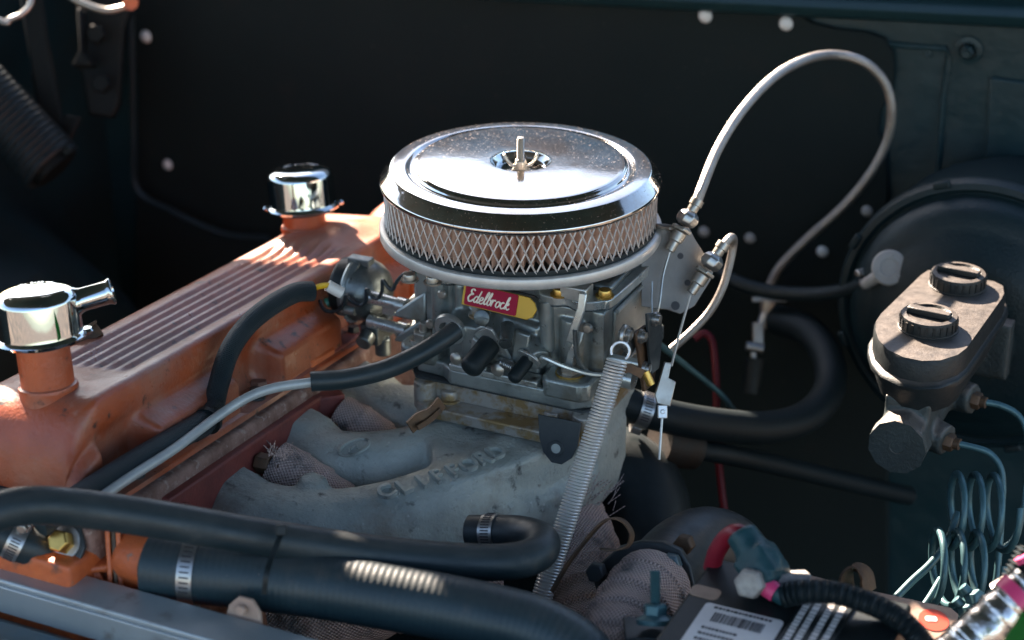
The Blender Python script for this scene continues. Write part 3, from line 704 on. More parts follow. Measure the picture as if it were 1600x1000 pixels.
nipple(Vector((.049,-.090,.859)), (-.30,-1,-.60), .0066, .026)
for p, r in ((Vector((.004,-.089,.893)),.0075),):
    build('idle_screw', MB().lathe([(r,0),(r,.006),(r*.7,.0068),(0,.0068)], frame(p,(.1,-1,.3)), 22).box((-r*.9,-.0007,.0060),(r*.9,.0007,.0074), frame(p,(.1,-1,.3))), 'carb_dark', cb)
p = Vector((.026,-.084,.886)); build('mixture_screw', MB().cyl(p, p+Vector((.008,-.022,-.006)), .0068, .006, 18).cyl(p+Vector((.008,-.022,-.006)), p+Vector((.0087,-.024,-.0065)), .0048, n=18), 'carb_dark', cb)
p = Vector((.023,-.0985,.848)); build('plug', MB().lathe([(.0068,0),(.0066,.0015),(.0045,.003),(0,.0035)], frame(p,(0,-1,.1)), 18), 'zinc', cb)
p = Vector((-.020,-.098,.850)); build('plug', MB().lathe([(.0062,0),(.006,.0015),(.004,.003),(0,.0035)], frame(p,(0,-1,.1)), 18), 'zinc', cb)
build('front_rail', MB().box((-.028,-.0985,.8362),(.062,-.082,.843)), 'carb_bright', cb, bevel=.0015)
build('vent_stem', MB().cyl((.062,-.074,.866),(.060,-.075,.915), .0068, n=18), 'carb_alu', cb)
build('vent_stem', MB().cyl((-.006,-.078,.888),(-.007,-.078,.905), .0065, n=18).lathe([(.010,0),(.010,.002),(0,.002)], frame((-.006,-.078,.888),(0,0,1)), 18), 'stained_alu', cb)
for x, y, r in ((-.046,-.073,.900),(.104,-.079,.898),(-.058,-.075,.868)):
    build('body_screw', MB().lathe([(.0046,0),(.0046,.002),(.0034,.0034),(0,.0036)], frame((x,y,r),(0,-1,.05)), 16), 'zinc', cb)
build('idle_rod', MB().tube(smooth_path([(.058,-.084,.858),(.066,-.092,.866),(.084,-.092,.862),(.106,-.086,.856),(.124,-.074,.852)],5), .0021, 8), 'carb_bright', cb)
build('idle_spring', MB().helix((.026,-.096,.8545),(.040,-.100,.8535), .0042, .0007, 7, n=6, seg=14), 'steel', cb)
build('cast_web', MB().prism([(-.012,.842),(.008,.842),(.003,.866),(-.006,.872)], -.092, -.088, Matrix(((1,0,0,0),(0,0,1,0),(0,1,0,0),(0,0,0,1)))), 'carb_bright', cb, bevel=.0012)
build('cast_web', MB().prism([(.030,.846),(.044,.846),(.049,.882),(.034,.884)], -.0865, -.0805, Matrix(((1,0,0,0),(0,0,1,0),(0,1,0,0),(0,0,0,1)))), 'carb_alu', cb, bevel=.0015)
build('balance_tube', MB().cyl((-.020,-.080,.902),(.052,-.082,.902), .0036, n=12), 'carb_alu', cb)
# badge: gold plate, red field, cream script
bo = PY(780,471,-.090); BM = frame(bo, (-.10,-1,.32), (1,.0,-.02))
bd = build('badge', MB().prism([(-.039,-.0108),(.030,-.0108),(.036,-.0075),(.039,0),(.036,.006),(.030,.0098),(-.039,.0108)], -.002, 0, BM), 'gold_foil', cb, bevel=.0006)
build('badge_field', MB().prism(rrect(.055,.0196,.002), 0, .0008, BM @ Matrix.Translation((-.0085,0,0))), 'badge_red', bd)
L_ = {  # script strokes: unit x-height letters
 'E': [[(.78,1.72),(.45,1.9),(.18,1.66),(.30,1.32),(.62,1.18),(.22,1.02),(.0,.55),(.22,.08),(.62,.12),(.95,.45)]],
 'd': [[(.62,.75),(.35,.95),(.05,.62),(.08,.12),(.38,.08),(.62,.6),(.86,1.85)],[(.86,1.85),(.60,.45),(.68,.05),(.98,.28)]],
 'e': [[(.0,.35),(.48,.6),(.50,.92),(.20,.90),(.05,.45),(.20,.05),(.55,.08),(.86,.4)]],
 'l': [[(.0,.35),(.42,1.3),(.46,1.88),(.26,1.70),(.12,.6),(.22,.05),(.55,.25)]],
 'b': [[(.0,.35),(.40,1.3),(.44,1.88),(.24,1.65),(.10,.5),(.25,.03),(.58,.30),(.55,.85),(.52,.80),(.82,.72)]],
 'r': [[(.0,.70),(.16,1.02),(.10,.45),(.06,.02)],[(.10,.50),(.26,.88),(.50,.98),(.60,.84)]],
 'o': [[(.48,.95),(.12,.78),(.05,.25),(.32,.03),(.60,.35),(.55,.82),(.40,.92),(.85,.76)]],
 'c': [[(.56,.82),(.30,.95),(.05,.5),(.22,.05),(.55,.12),(.84,.42)]],
 'k': [[(.0,.35),(.36,1.3),(.42,1.88),(.22,1.6),(.06,.05)],[(.08,.45),(.45,.98),(.52,.78),(.20,.55),(.48,.05),(.85,.25)]]}
mb = MB(); x0 = -.0325; sc = .0063
for chh in 'Edelbrock':
    for st in L_[chh]:
        P = smooth_path([Vector((x0+(x+.22*y)*sc*1.0, -.0060+y*sc-.0016*(x0/.03)*0, 0)) for x, y in st], 5)
        mb.tube([BM @ (p+Vector((0,0,.0010))) for p in P], .00072 if chh != 'E' else .0009, 6)
    x0 += {'E':.0056,'d':.0051,'e':.0043,'l':.0031,'b':.0042,'r':.0043,'o':.0044,'c':.0042,'k':.005}[chh]*1.10
build('badge_script', mb, 'badge_cream', bd)
# electric choke
cc = Vector((-.150,-.022,.862))
ck = MB().lathe([(0,.0),(.024,0),(.0285,.003),(.0295,.006),(.0295,.018),(.027,.021),(.020,.021)], frame(cc+Vector((-.036,0,0)),(1,0,0)), 48)
build('choke_cap', ck, 'plastic_black', cb)
build('choke_ring', MB().lathe([(.022,.0),(.0315,0),(.0325,.002),(.0315,.0045),(.022,.0045)], frame(cc+Vector((-.019,0,0)),(1,0,0)), 48), 'carb_alu', cb)
nt_ = MB()
for i in range(14):
    a = R(20+i*10); c = Vector((math.cos(a), math.sin(a), 0)); M = frame(cc+Vector((-.016,0,0)),(1,0,0),(0,-1,0))
    nt_.box((-.0008,-.0012,0),(.0008,.0012,.004), M @ frame(c*.0305+Vector((0,0,.000)), c, (-c.y,c.x,0)))
build('choke_notch', nt_, 'carb_bright', cb, kind='stuff')
build('choke_housing', MB().lathe([(.026,0),(.0305,.001),(.0305,.010),(.029,.016),(.024,.024),(.016,.030),(0,.031)], frame(cc+Vector((-.014,0,0)),(1,0,0)), 48), 'carb_dark', cb)
build('choke_strap', MB().box((-.172,-.030,.886),(-.148,-.018,.897)).ribbon([(-.160,-.030,.894),(-.166,-.046,.880),(-.168,-.053,.862),(-.167,-.052,.845)], (1,0,0), .008, .0025), 'carb_dark', cb, bevel=.001)
for a in (200, 318):
    c = cc+Vector((-.014, .030*math.cos(R(a)), .030*math.sin(R(a)))); build('choke_screw', MB().cyl(c, c+Vector((.011,0,0)), .0048, n=14), 'carb_alu', cb)
build('choke_bracket', MB().box((-.152,-.045,.815),(-.132,-.012,.836)).cyl((-.142,-.045,.826),(-.142,-.058,.822),.008,n=18).cyl((-.135,-.03,.80),(-.135,-.03,.818),.008,n=16), 'carb_dark', cb, bevel=.0015)
build('choke_link', MB().box((-.126,-.046,.852),(-.112,-.038,.868)), 'carb_bright', cb, bevel=.001)
# coiled choke wire with plug
pts = []
for x, y in ((500,478),(507,484),(525,486),(537,476),(541,462),(548,470),(562,477),(572,470),(573,452),(580,462),(590,466),(597,455),(598,438),(606,448),(614,452),(620,440),(632,428),(648,424)): pts.append(PY(x, y, -.058))
pts[0] = PY(500,470,-.048)
build('choke_wire', MB().tube(smooth_path(pts,6), .0019, 8), 'loom_black', cb)
p = PY(652,424,-.05); build('wire_plug', MB().cyl(p-Vector((.006,0,0)), p+Vector((.012,.002,0)), .0055, n=14), 'green_plug', cb)
build('wire_plug', MB().cyl(PY(510,474,-.045), PY(524,466,-.04), .005, n=14), 'green_plug', cb)
# throttle shaft, levers and return spring anchor
build('throttle_shaft', MB().cyl((.115,-.058,.861),(.150,-.058,.861), .0045, n=14).cyl((.112,-.055,.842),(.140,-.055,.842), .009, n=18), 'carb_bright', cb)
def lever(pl, x, th, m_):
    P = [PX(a, b, x) for a, b in pl]; return build('throttle_lever', MB().prism([(p.y, p.z) for p in P], -th/2, th/2, Matrix(((0,0,1,x),(1,0,0,0),(0,1,0,0),(0,0,0,1)))), m_, cb, bevel=.0008)
lever([(968,518),(976,506),(988,512),(992,540),(984,556),(972,545)], .150, .003, 'carb_dark')
lever([(990,520),(1008,508),(1022,505),(1028,540),(1020,600),(1005,612),(1000,580),(996,550)], .156, .003, 'rust_steel')
lever([(1010,490),(1030,488),(1034,520),(1028,575),(1016,585),(1012,540)], .162, .003, 'black_steel')
for x, y, xx in ((977,522,.1515),(1000,525,.1575),(1022,498,.1635),(1006,575,.1575)):
    p = PX(x, y, xx); build('lever_pin', MB().lathe([(.0065,0),(.0065,.003),(.0045,.003),(.0045,.006),(0,.0065)], frame(p,(1,0,0)), 18), 'steel', cb)
build('lever_ring', MB().tube([PX(976,526,.153)+Vector((0,.008*math.cos(a),.009*math.sin(a))) for a in [2*math.pi*i/20 for i in range(21)]], .0018, 8), 'steel', cb)
p = PX(1008,580,.160); build('lever_stop', MB().cyl(p, p+Vector((.006,0,-.012)), .004, n=12), 'brass', cb)
build('linkage_arm', MB().ribbon([D(950,578,1.72), D(985,575,1.72), D(1005,585,1.72)], (0,.2,1), .008, .002), 'rust_steel', cb)

# ================================================================== AIR CLEANER
ac = thing('air_cleaner', (0,0,.925), 'round chrome air cleaner with diamond mesh sides on top of the carburetor', 'air cleaner')
lid = [(.1285,.9945),(.1300,.9938),(.1312,.9955),(.1312,.9980),(.1300,.9998),(.1262,1.0042),(.1222,1.0085),(.1195,1.0098),(.1075,1.0106),(.1050,1.0096),(.1028,1.0084),(.1010,1.0090),(.0995,1.0116),(.0970,1.0130),(.093,1.0136),(.06,1.0146),(.0315,1.0150),(.0290,1.0142),(.0262,1.0090),(.0245,1.0060),(.021,1.0048),(.0,1.0046)]
P = smooth_path([Vector((r,0,z)) for r,z in lid], 3)
lo = build('lid', MB().lathe([(max(0,p.x),p.z) for p in P], None, 128), 'lid_chrome', ac, smooth=70)
build('tray', MB().lathe([(.058,.930),(.066,.934),(.108,.938),(.120,.9395),(.1295,.9415),(.1318,.9425),(.1326,.9440),(.1326,.9520),(.1318,.9530),(.128,.9532),(.118,.9525),(.06,.945),(.058,.930)], None, 128), 'tray_metal', ac, smooth=50)
build('seal_ring', MB().lathe([(.105,.9525),(.1272,.9525),(.1278,.9545),(.1268,.9578),(.105,.9578)], None, 96), 'rubber', ac)
build('seal_ring', MB().lathe([(.105,.992),(.1272,.992),(.1278,.9945),(.1268,.9985),(.105,.9985)], None, 96), 'rubber', ac)
NP = 84; vs = []; fs = []
for i in range(NP*2):
    a = math.pi*i/NP; r = .1240 if i % 2 == 0 else .102
    vs += [Vector((r*math.cos(a), r*math.sin(a), .956)), Vector((r*math.cos(a), r*math.sin(a), .995))]
for i in range(NP*2): j = (i+1) % (NP*2); fs.append((2*i, 2*j, 2*j+1, 2*i+1))
build('filter_element', MB().add(vs, fs), 'pleat_paper', ac, smooth=20)
mb = MB(); ND = 84
for i in range(ND):
    for sgn in (1,-1):
        P = []
        for j in range(9):
            t = j/8; a = 2*math.pi*(i+sgn*t*2.0+.25)/ND; rr = .1262 if sgn > 0 else .1268
            P.append(Vector((rr*math.cos(a), rr*math.sin(a), .9555+.040*t)))
        mb.tube(P, .00085, 4)
build('mesh_screen', mb, 'screen_metal', ac, kind='stuff')
# stud and wing nut
pr = [(.0,1.002)]; z = 1.002
while z < 1.037: pr += [(.0036,z),(.0029,z+.0007)]; z += .0014
pr += [(.0030,1.0375),(0,1.038)]
build('stud', MB().lathe(pr, None, 18), 'thread_steel', ac, smooth=15)
wn = MB().lathe([(.0085,1.0046),(.0085,1.006),(.0062,1.007),(.0052,1.0155),(.0035,1.0165)], None, 20)
for sgn in (-1,1):
    dx = rgt*sgn
    wn.ribbon([Vector((0,0,1.0085))+dx*.003, Vector((0,0,1.0105))+dx*.009, Vector((0,0,1.016))+dx*.0135, Vector((0,0,1.0215))+dx*.0155], fwd, .007, .0028)
build('wing_nut', wn, 'zinc', ac, bevel=.001)

# ================================================================== HOSES AND LINES ROUND THE ENGINE
def hose(name, pts, r, m_, label, cat='hose', n=18, sub=8, group=None, parts=False):
    P = smooth_path(pts, sub); mb = MB().tube(P, r, n)
    if parts:
        t_ = thing(name, pts[0], label, cat, group); build('tube', mb, m_, t_, smooth=60); return t_, P
    o = build(name, mb, m_, smooth=60); return tag(o, label, cat, group), P
# heater hose across the front
HP = [D(-60,835,1.50), D(-20,806,1.50), D(45,790,1.51), D(130,795,1.53), D(250,812,1.55), D(400,838,1.57), D(560,862,1.59), D(700,876,1.60), D(790,878,1.605), D(838,866,1.615), D(846,845,1.64), D(815,834,1.665), D(775,832,1.68), D(735,832,1.69)]
hh, P = hose('heater_hose', HP, .0150, 'hose_rubber', 'black rubber heater hose looping across the front of the orange engine', parts=True, n=28)
clamp_on(P, len(P)-8, .0152, .013, hh, screw_dir=(0,0,-1))
# upper radiator hose
RP = [D(235,882,1.60), D(285,890,1.595), D(380,900,1.59), D(500,915,1.58), D(620,935,1.57), D(740,958,1.56), D(840,985,1.555), D(910,1030,1.55), D(940,1100,1.55)]
rh, P = hose('radiator_hose', RP, .0262, 'ribbed_rubber', 'thick ribbed black radiator hose clamped to the orange water outlet', parts=True, n=40, sub=10)
clamp_on(P, 12, .0264, .0125, rh, screw_dir=(0,0,-1))
# zip tie round both
z0 = [D(442,822,1.555), D(436,842,1.545), D(424,872,1.538), D(416,900,1.53), D(413,928,1.535)]
zt = thing('cable_tie', z0[-1], 'black plastic cable tie holding the heater hose to the radiator hose', 'cable tie')
build('strap', MB().ribbon(smooth_path(z0,5), rgt, .0042, .0016), 'plastic_black', zt)
build('tie_head', MB().box((-.004,-.004,-.003),(.004,.004,.004), frame(D(440,828,1.548), -fwd, rgt)), 'plastic_black', zt, bevel=.0008)
# loom from choke along the cover
LP = [D(488,455,1.83), D(460,458,1.82), D(420,480,1.80), D(385,510,1.785), D(358,550,1.77), D(342,600,1.765), D(333,640,1.755), D(322,662,1.742), D(300,676,1.73)]
lm, P = hose('wiring_loom', LP, .0094, 'braid_black', 'black braided wiring loom arching from the choke over the valve cover', parts=True, n=22)
build('wire', MB().tube(smooth_path([D(482,455,1.83), D(497,448,1.83), D(512,446,1.83), D(524,449,1.83)],5), .0028, 8), 'yellow', lm)
build('connector', MB().cyl(D(512,446,1.83), D(534,458,1.835), .0055, n=14), 'white_plastic', lm)
L2, P = hose('wiring_loom', [D(338,640,1.755), D(318,660,1.735), D(270,688,1.695), D(215,720,1.660), D(160,754,1.628), D(100,792,1.60), D(60,820,1.585)], .0108, 'braid_black', 'black braided loom lying along the lower rail of the valve cover', 'hose', n=22)
t = build('cable_tie', MB().lathe([(.0095,-.0022),(.0128,-.0022),(.0128,.0022),(.0095,.0022)], frame(D(325,657,1.738), (P[2]-P[0])), 24), 'plastic_black')
tag(t, 'small black cable tie joining the two braided looms', 'cable tie')
# fuel line: steel tube into rubber hose
fl = thing('fuel_line', D(330,655,1.735), 'pale steel fuel line ending in a black rubber hose at the carburetor', 'fuel line')
build('tube', MB().tube(smooth_path([D(140,790,1.60), D(200,748,1.632), D(270,703,1.675), D(330,658,1.72), D(385,622,1.735), D(430,606,1.74), D(490,597,1.74)],8), .0044, 14), 'line_grey', fl, smooth=60)
build('rubber_hose', MB().tube(smooth_path([D(486,596,1.74), D(540,592,1.742), D(600,578,1.748), D(650,556,1.757), D(690,532,1.766), D(712,516,1.775)],8), .0088, 20), 'hose_rubber', fl, smooth=60)

# thermostat housing and its fittings
th = thing('thermostat_housing', D(190,900,1.66), 'bright orange water outlet housing clamped into the radiator hose', 'housing')
mb = MB(); 
mb.cyl(D(205,868,1.625), D(262,884,1.602), .0255, .0245, 32)
mb.cyl(D(205,868,1.635), D(180,890,1.70), .030, .036, 28); mb.cyl(D(150,865,1.66), D(190,880,1.65), .03, .03, 24)
mb.box((-.004,-.045,-.03),(.004,.03,.035), frame(D(172,860,1.635), rgt+Vector((0,.3,0)), (0,0,1)))
build('casting', mb, 'orange_bright', th, remesh=.0028, sm=5)
for k_, (dx_, m_) in enumerate(((0,'orange_bright'),(.0048,'rust_steel'),(.0085,'orange_bright'))):
    q_ = frame(D(170,868,1.625)+rgt*dx_, rgt+Vector((0,.15,0)), upv)
    build('flange_plate' if k_ != 1 else 'flange_gasket', MB().prism(rrect(.062,.045,.008), 0, .0038, q_), m_, th, bevel=.0008)
build('rib', MB().prism([(-.02,-.03),(.012,-.03),(-.018,.028)], -.002, .002, frame(D(152,872,1.612), -fwd, rgt)), 'orange_bright', th, bevel=.0008)
build('neck_bead', MB().lathe([(.0235,-.002),(.0262,-.001),(.0262,.002),(.0235,.003)], frame(D(252,882,1.604), D(262,884,1.602)-D(205,868,1.625)), 32), 'rust_steel', th)
p = D(196,836,1.635); build('housing_bolt', MB().lathe([(.011,0),(.011,.002),(0,.002)], frame(p, upv-fwd*.4), 18).hexa(p, upv-fwd*.4, .008, .008), 'rust_steel', th)
sb = thing('bracket_bolt', D(100,850,1.60), 'brass coloured hex bolt with pale washer on a black bracket tab', 'bolt')
nrm = (-fwd+rgt*-.35+upv*.25).normalized(); q = frame(D(102,848,1.60), nrm, rgt)
build('tab', MB().prism([(-.024,.006),(-.008,.020),(.012,.016),(.018,-.004),(.010,-.024),(-.022,-.020)], -.004, 0, q), 'black_steel', sb, bevel=.001)
build('washer', MB().lathe([(.005,0),(.0138,0),(.0140,.0012),(.005,.0022)], q, 28), 'zinc', sb)
build('hex_head', MB().hexa(q @ Vector((0,0,.001)), nrm, .0098, .012), 'brass', sb, bevel=.0006)
bh, P = hose('bypass_hose', [D(-40,820,1.60), D(10,838,1.60), D(50,856,1.605), D(95,875,1.62)], .0155, 'hose_rubber', 'short black bypass hose with a steel clamp beside the thermostat housing', parts=True, n=24)
clamp_on(P, 11, .0157, .013, bh)
# engine front, below the valve cover
mb = MB(); mb.box((-.35,-.50,-.34),(-.16,-.44,-.075), ME); mb.box((-.20,-.49,-.30),(-.11,-.40,-.115), ME)
build('front_casting', mb, 'orange_bright', hb, remesh=.004, sm=4)

# radiator top rail
y0 = PZ(0,860,.80).y
rd = thing('radiator', (-.08,y0-.08,.45), 'aluminium radiator with a pale grey top rail in front of the engine', 'radiator')
dz = .0
build('top_rail', MB().box((-.62,y0-.036,.788),(.30,y0,.800)), 'rad_alu', rd, bevel=.002)
build('rail_lip', MB().box((-.62,y0-.0385,.770),(.30,y0-.0355,.7955)), 'rad_alu', rd, bevel=.001)
build('tank', MB().box((-.62,y0-.16,.45),(.30,y0-.0395,.772)), 'rad_teal', rd, bevel=.012)
p = PZ(395,948,.80); build('mount_tab', MB().prism([(-.017,-.004),(-.014,.010),(-.006,.019),(.006,.019),(.014,.010),(.017,-.004)], -.002, .002, frame(Vector((p.x,y0+.004,.795)), (0,-1,.25), (1,0,0))).cyl(Vector((p.x,y0+.003,.806)), Vector((p.x,y0-.002,.807)), .004), 'card_tan', rd, bevel=.001)
for x0 in (-.30,-.19,-.08): build('tank_rib', MB().box((x0,y0-.125,.768),(x0+.07,y0-.075,.780)), 'rad_teal', rd, bevel=.006)

# throttle return spring
s0, s1 = D(967,556,1.715), D(846,935,1.72)
sp = thing('return_spring', s1, 'long bright coiled return spring stretched from the throttle lever down past the manifold', 'spring')
mb = MB(); mb.helix(s0+(s1-s0)*.02, s1, .0084, .00112, 76, n=6, seg=18); build('coil', mb, 'spring_steel', sp)
ax = (s0-s1).normalized(); M = frame(s0, ax, rgt)
hk = [M @ Vector((.0078*math.cos(a), 0, .004+.008*math.sin(a))) for a in [math.pi*i/14 for i in range(-3,18)]]
build('hook', MB().tube(hk, .00125, 7), 'spring_steel', sp)

# throttle cable bracket
bq = frame(D(1062,420,1.86), -fwd+Vector((.15,0,.1)), rgt); bi = bq.inverted()
def onb(x, y): return bi @ D(x, y, 1.86)
tb = thing('cable_bracket', D(1040,490,1.86), 'thin steel throttle cable bracket plate beside the air cleaner', 'bracket')
pl = [(1000,350),(1032,349),(1060,352),(1078,356),(1086,372),(1117,420),(1112,436),(1085,478),(1062,491),(1040,484),(1000,480)]
build('plate', MB().prism([(onb(x,y).x, onb(x,y).y) for x,y in pl], -.001, .001, bq), 'bracket_zinc', tb, bevel=.0005)
for x, y, r in ((1054,478,.0042),(1063,400,.003),(1074,442,.003)):
    build('bolt_hole', MB().lathe([(r,.0012),(0,.0012)], bq @ Matrix.Translation((onb(x,y).x, onb(x,y).y, 0)), 18), 'ink', tb)
build('fold', MB().ribbon([D(1024,352,1.86), D(1042,358,1.85), D(1052,357,1.845)], fwd, .012, .002), 'zinc', tb)
def cable_end(x0, y0_, x1, y1, d, nm, parent):
    a, b = D(x0,y0_,d), D(x1,y1,d); u = (b-a); L = u.length; u.normalize(); M = frame(a, u)
    build('barrel', MB().lathe([(.0035,0),(.0048,.0005),(.0048,L*.18),(.0068,L*.20),(.0072,L*.36),(.0060,L*.38)], M, 20), 'zinc', parent)
    build('lock_nut', MB().lathe([(.004,L*.38),(.0105,L*.39),(.0105,L*.45),(.004,L*.46)], M, 6), 'zinc', parent, bevel=.0008)
    build('swivel_nut', MB().lathe([(.006,L*.50),(.0098,L*.54),(.0112,L*.60),(.0112,L*.68),(.0085,L*.74),(.0058,L*.77)], M, 8), 'steel', parent, bevel=.0008, smooth=25)
    build('ferrule', MB().lathe([(.0048,L*.76),(.0052,L*.80),(.0052,L*.88),(.0064,L*.89),(.0064,L),(.004,L*1.01)], M, 20), 'zinc', parent)
    return b, u
tc_ = thing('throttle_cable', D(1045,395,1.85), 'braided steel throttle cable arching high from the bracket towards the firewall', 'cable')
b, u = cable_end(1046,392,1091,312,1.85,'', tc_)
AP = [D(1088,318,1.85), D(1098,290,1.855), D(1122,232,1.88), D(1160,172,1.92), D(1210,120,1.98), D(1262,92,2.04), D(1308,86,2.10), PY(1352,98,.415), PY(1383,130,.43), PY(1393,172,.44), PY(1386,220,.45), PY(1362,268,.455), PY(1320,320,.46), PY(1262,372,.46), PY(1220,415,.46), PY(1203,446,.46), PY(1197,470,.46)]
build('sheath', MB().tube(smooth_path(AP,10), .0051, 18), 'braid_steel', tc_, smooth=60)
build('inner_wire', MB().tube(smooth_path([D(1046,394,1.848), D(1036,430,1.845), D(1031,470,1.84), D(1027,490,1.84)],5), .0011, 6), 'steel', tc_)
build('inner_wire', MB().tube([D(1019,440,1.845), D(1018,470,1.842), D(1019,492,1.84)], .0009, 6), 'steel', tc_)
kc = thing('kickdown_cable', D(1085,455,1.85), 'short bright cable end with hex nuts and its hooked sheath below the bracket edge', 'cable')
b, u = cable_end(1079,458,1132,380,1.845,'', kc)
build('sheath', MB().tube(smooth_path([D(1127,388,1.845), D(1138,374,1.848), D(1144,371,1.86), D(1146,380,1.875), D(1140,412,1.885), D(1128,452,1.89), D(1108,488,1.90), D(1078,520,1.91), D(1050,545,1.92)],8), .0040, 14), 'braid_steel', kc, smooth=60)
build('inner_wire', MB().tube([D(1079,459,1.845), D(1062,520,1.83), D(1049,572,1.815)], .0011, 6), 'spring_steel', kc)
q = frame(D(1040,600,1.81), -fwd, (D(1049,570,1.81)-D(1036,628,1.81)))
build('clamp_block', MB().prism([(-.019,-.0085),(.004,-.0085),(.006,-.001),(.020,-.001),(.0195,.0055),(-.012,.0075),(-.019,.004)], -.004, .004, q), 'zinc', kc, bevel=.0008)
a = D(1035,643,1.81); build('stop_collar', MB().box((-.0042,-.006,-.004),(.0042,.006,.004), frame(a,-fwd,rgt)).cyl(a-fwd*.003, a-fwd*.0055, .0022, n=10), 'spring_steel', kc, bevel=.0008)
build('wire_end', MB().tube([D(1037,628,1.81), D(1034,660,1.81), D(1030,718,1.81)], .0012, 6), 'steel', kc)

# clevis rod hanging below the cable at the firewall
cr_ = thing('clevis_rod', D(1180,545,2.30), 'small steel clevis rod hanging under the vacuum hose near the firewall', 'rod')
build('mount', MB().box((-.020,-.003,-.003),(.020,.003,.003), frame(D(1202,468,2.30), -fwd, rgt)).cyl(D(1200,470,2.30), D(1196,490,2.30), .010, .006), 'zinc', cr_, bevel=.001)
build('rod', MB().cyl(D(1197,486,2.30), D(1189,512,2.30), .006), 'steel', cr_)
build('fork', MB().box((-.006,-.018,-.007),(.006,.012,.007), frame(D(1184,520,2.30), -fwd, rgt)).box((-.008,-.020,-.004),(-.002,-.045,.004), frame(D(1184,520,2.30), -fwd, rgt)), 'zinc', cr_, bevel=.001)
build('pin', MB().cyl(D(1166,540,2.29), D(1192,545,2.29), .0058), 'steel', cr_)
build('boot', MB().cyl(D(1180,560,2.30), D(1172,615,2.30), .012, .010), 'rubber', cr_)

# ================================================================== RIGHT HAND SIDE
vh, P = hose('vacuum_hose', [D(1120,420,2.25), D(1150,440,2.22), D(1200,455,2.20), D(1265,460,2.17), D(1320,454,2.13), D(1358,441,2.09), D(1372,432,2.08)], .0082, 'rubber', 'black vacuum hose running along the firewall to the grey check valve', parts=True)
clamp_on(P, len(P)-9, .0084, .010, vh, slots=True)
kv = thing('check_valve', D(1388,418,2.06), 'round pale grey plastic check valve plugged into the brake booster', 'valve')
q = frame(D(1390,418,2.05), (-fwd+rgt*-.25+upv*.1), rgt)
build('body', MB().lathe([(.012,-.035),(.016,-.028),(.0165,-.012),(.0185,-.010),(.0185,0),(.0170,.0015),(.0095,.0015),(.0088,.0002),(.004,.0002),(0,.0008)], q, 40), 'grey_plastic', kv)
for a in (75,195,315): build('rivet', MB().lathe([(.0022,.0012),(.0018,.0022),(0,.0024)], q @ Matrix.Translation((.0135*math.cos(R(a)),.0135*math.sin(R(a)),0)), 12), 'grey_plastic', kv)
build('nozzle', MB().cyl(D(1375,430,2.065), D(1352,444,2.085), .0072, .006), 'grey_plastic', kv)
build('nozzle', MB().cyl(D(1402,404,2.06), D(1416,393,2.06), .0048).cyl(D(1414,395,2.06), D(1428,383,2.06), .0066), 'grey_plastic', kv)
build('grommet', MB().lathe([(.024,0),(.024,.006),(.014,.008)], frame(D(1400,408,2.12), -fwd), 24), 'rubber', kv)

BC = Vector((.372,.335,.785))
bo_ = thing('brake_booster', BC-Vector((0,0,.15)), 'large round black brake booster drum on the firewall behind the master cylinder', 'brake booster')
pr = [(.120,-.17),(.140,-.10),(.146,-.02),(.152,-.012),(.152,-.002),(.149,.004),(.143,.006),(.1385,.002),(.1355,.004),(.132,.016),(.124,.026),(.112,.030),(.104,.034),(.088,.050),(.070,.056),(.05,.058),(.045,.075),(.0,.076)]
build('shell', MB().lathe(pr, frame(BC,(0,-1,0)), 96), 'booster_paint', bo_, smooth=45)
for a in range(0,360,45):
    c = BC+Vector((.150*math.cos(R(a+20)), -.004, .150*math.sin(R(a+20)))); build('crimp_tab', MB().box((-.009,-.004,-.003),(.009,.004,.004), frame(c,(0,-1,0),(-math.sin(R(a+20)),0,math.cos(R(a+20))))), 'booster_paint', bo_, bevel=.002)
mc = thing('master_cylinder', Vector((.372,.05,.76)), 'brake master cylinder with a black twin cap plastic reservoir in front of the booster', 'master cylinder')
CX, CZ = .372, .795
mb = MB(); ends = Vector((CX,.008,CZ))
mb.cyl((CX,.02,CZ),(CX,.27,CZ), .0235, .026, 28); mb.lathe([(0,0),(.0262,0),(.0275,.002),(.0275,.020),(.024,.026)], frame(ends,(0,1,0)), 9)
mb.box((CX-.020,.03,CZ+.012),(CX+.022,.25,CZ+.038)); mb.box((CX-.05,.24,CZ-.03),(CX+.05,.26,CZ+.03))
QA, QB = PZ(1480,689,.788), PZ(1522,624,.797)
mb.cyl(Vector((CX,QA.y+.012,CZ-.004)), QA, .0165, .0150, 20); mb.cyl(Vector((CX,QB.y+.012,CZ)), QB, .0165, .0150, 20)
build('cylinder_body', mb, 'mc_cast', mc, remesh=.0025, sm=3)
build('end_plug', MB().lathe([(.0268,0),(.0268,.002),(.007,.002),(.0062,.0005),(0,.0003)], frame(ends+Vector((0,.001,0)),(0,-1,0)), 11), 'mc_cast', mc)
for a in (QA, QB):
    build('flare_nut', MB().hexa(a-Vector((.003,0,0)), (1,-.15,-.05), .0085, .010).cyl(a+Vector((.005,-.001,0)), a+Vector((.012,-.002,0)), .0055), 'rust_steel', mc)
RT = .880
tp = [(1365,516),(1366,502),(1374,490),(1438,428),(1450,420),(1465,420),(1556,438),(1570,445),(1572,457),(1568,466),(1512,545),(1498,556),(1470,565),(1440,566),(1410,560),(1385,548),(1370,532)]
TP = [PZ(x,y,RT) for x,y in tp]; TP = list(TP); cxy = sum(TP, Vector())/len(TP)
def ring(sc, z): return [Vector((cxy.x+(p.x-cxy.x)*sc, cxy.y+(p.y-cxy.y)*sc, z)) for p in TP]
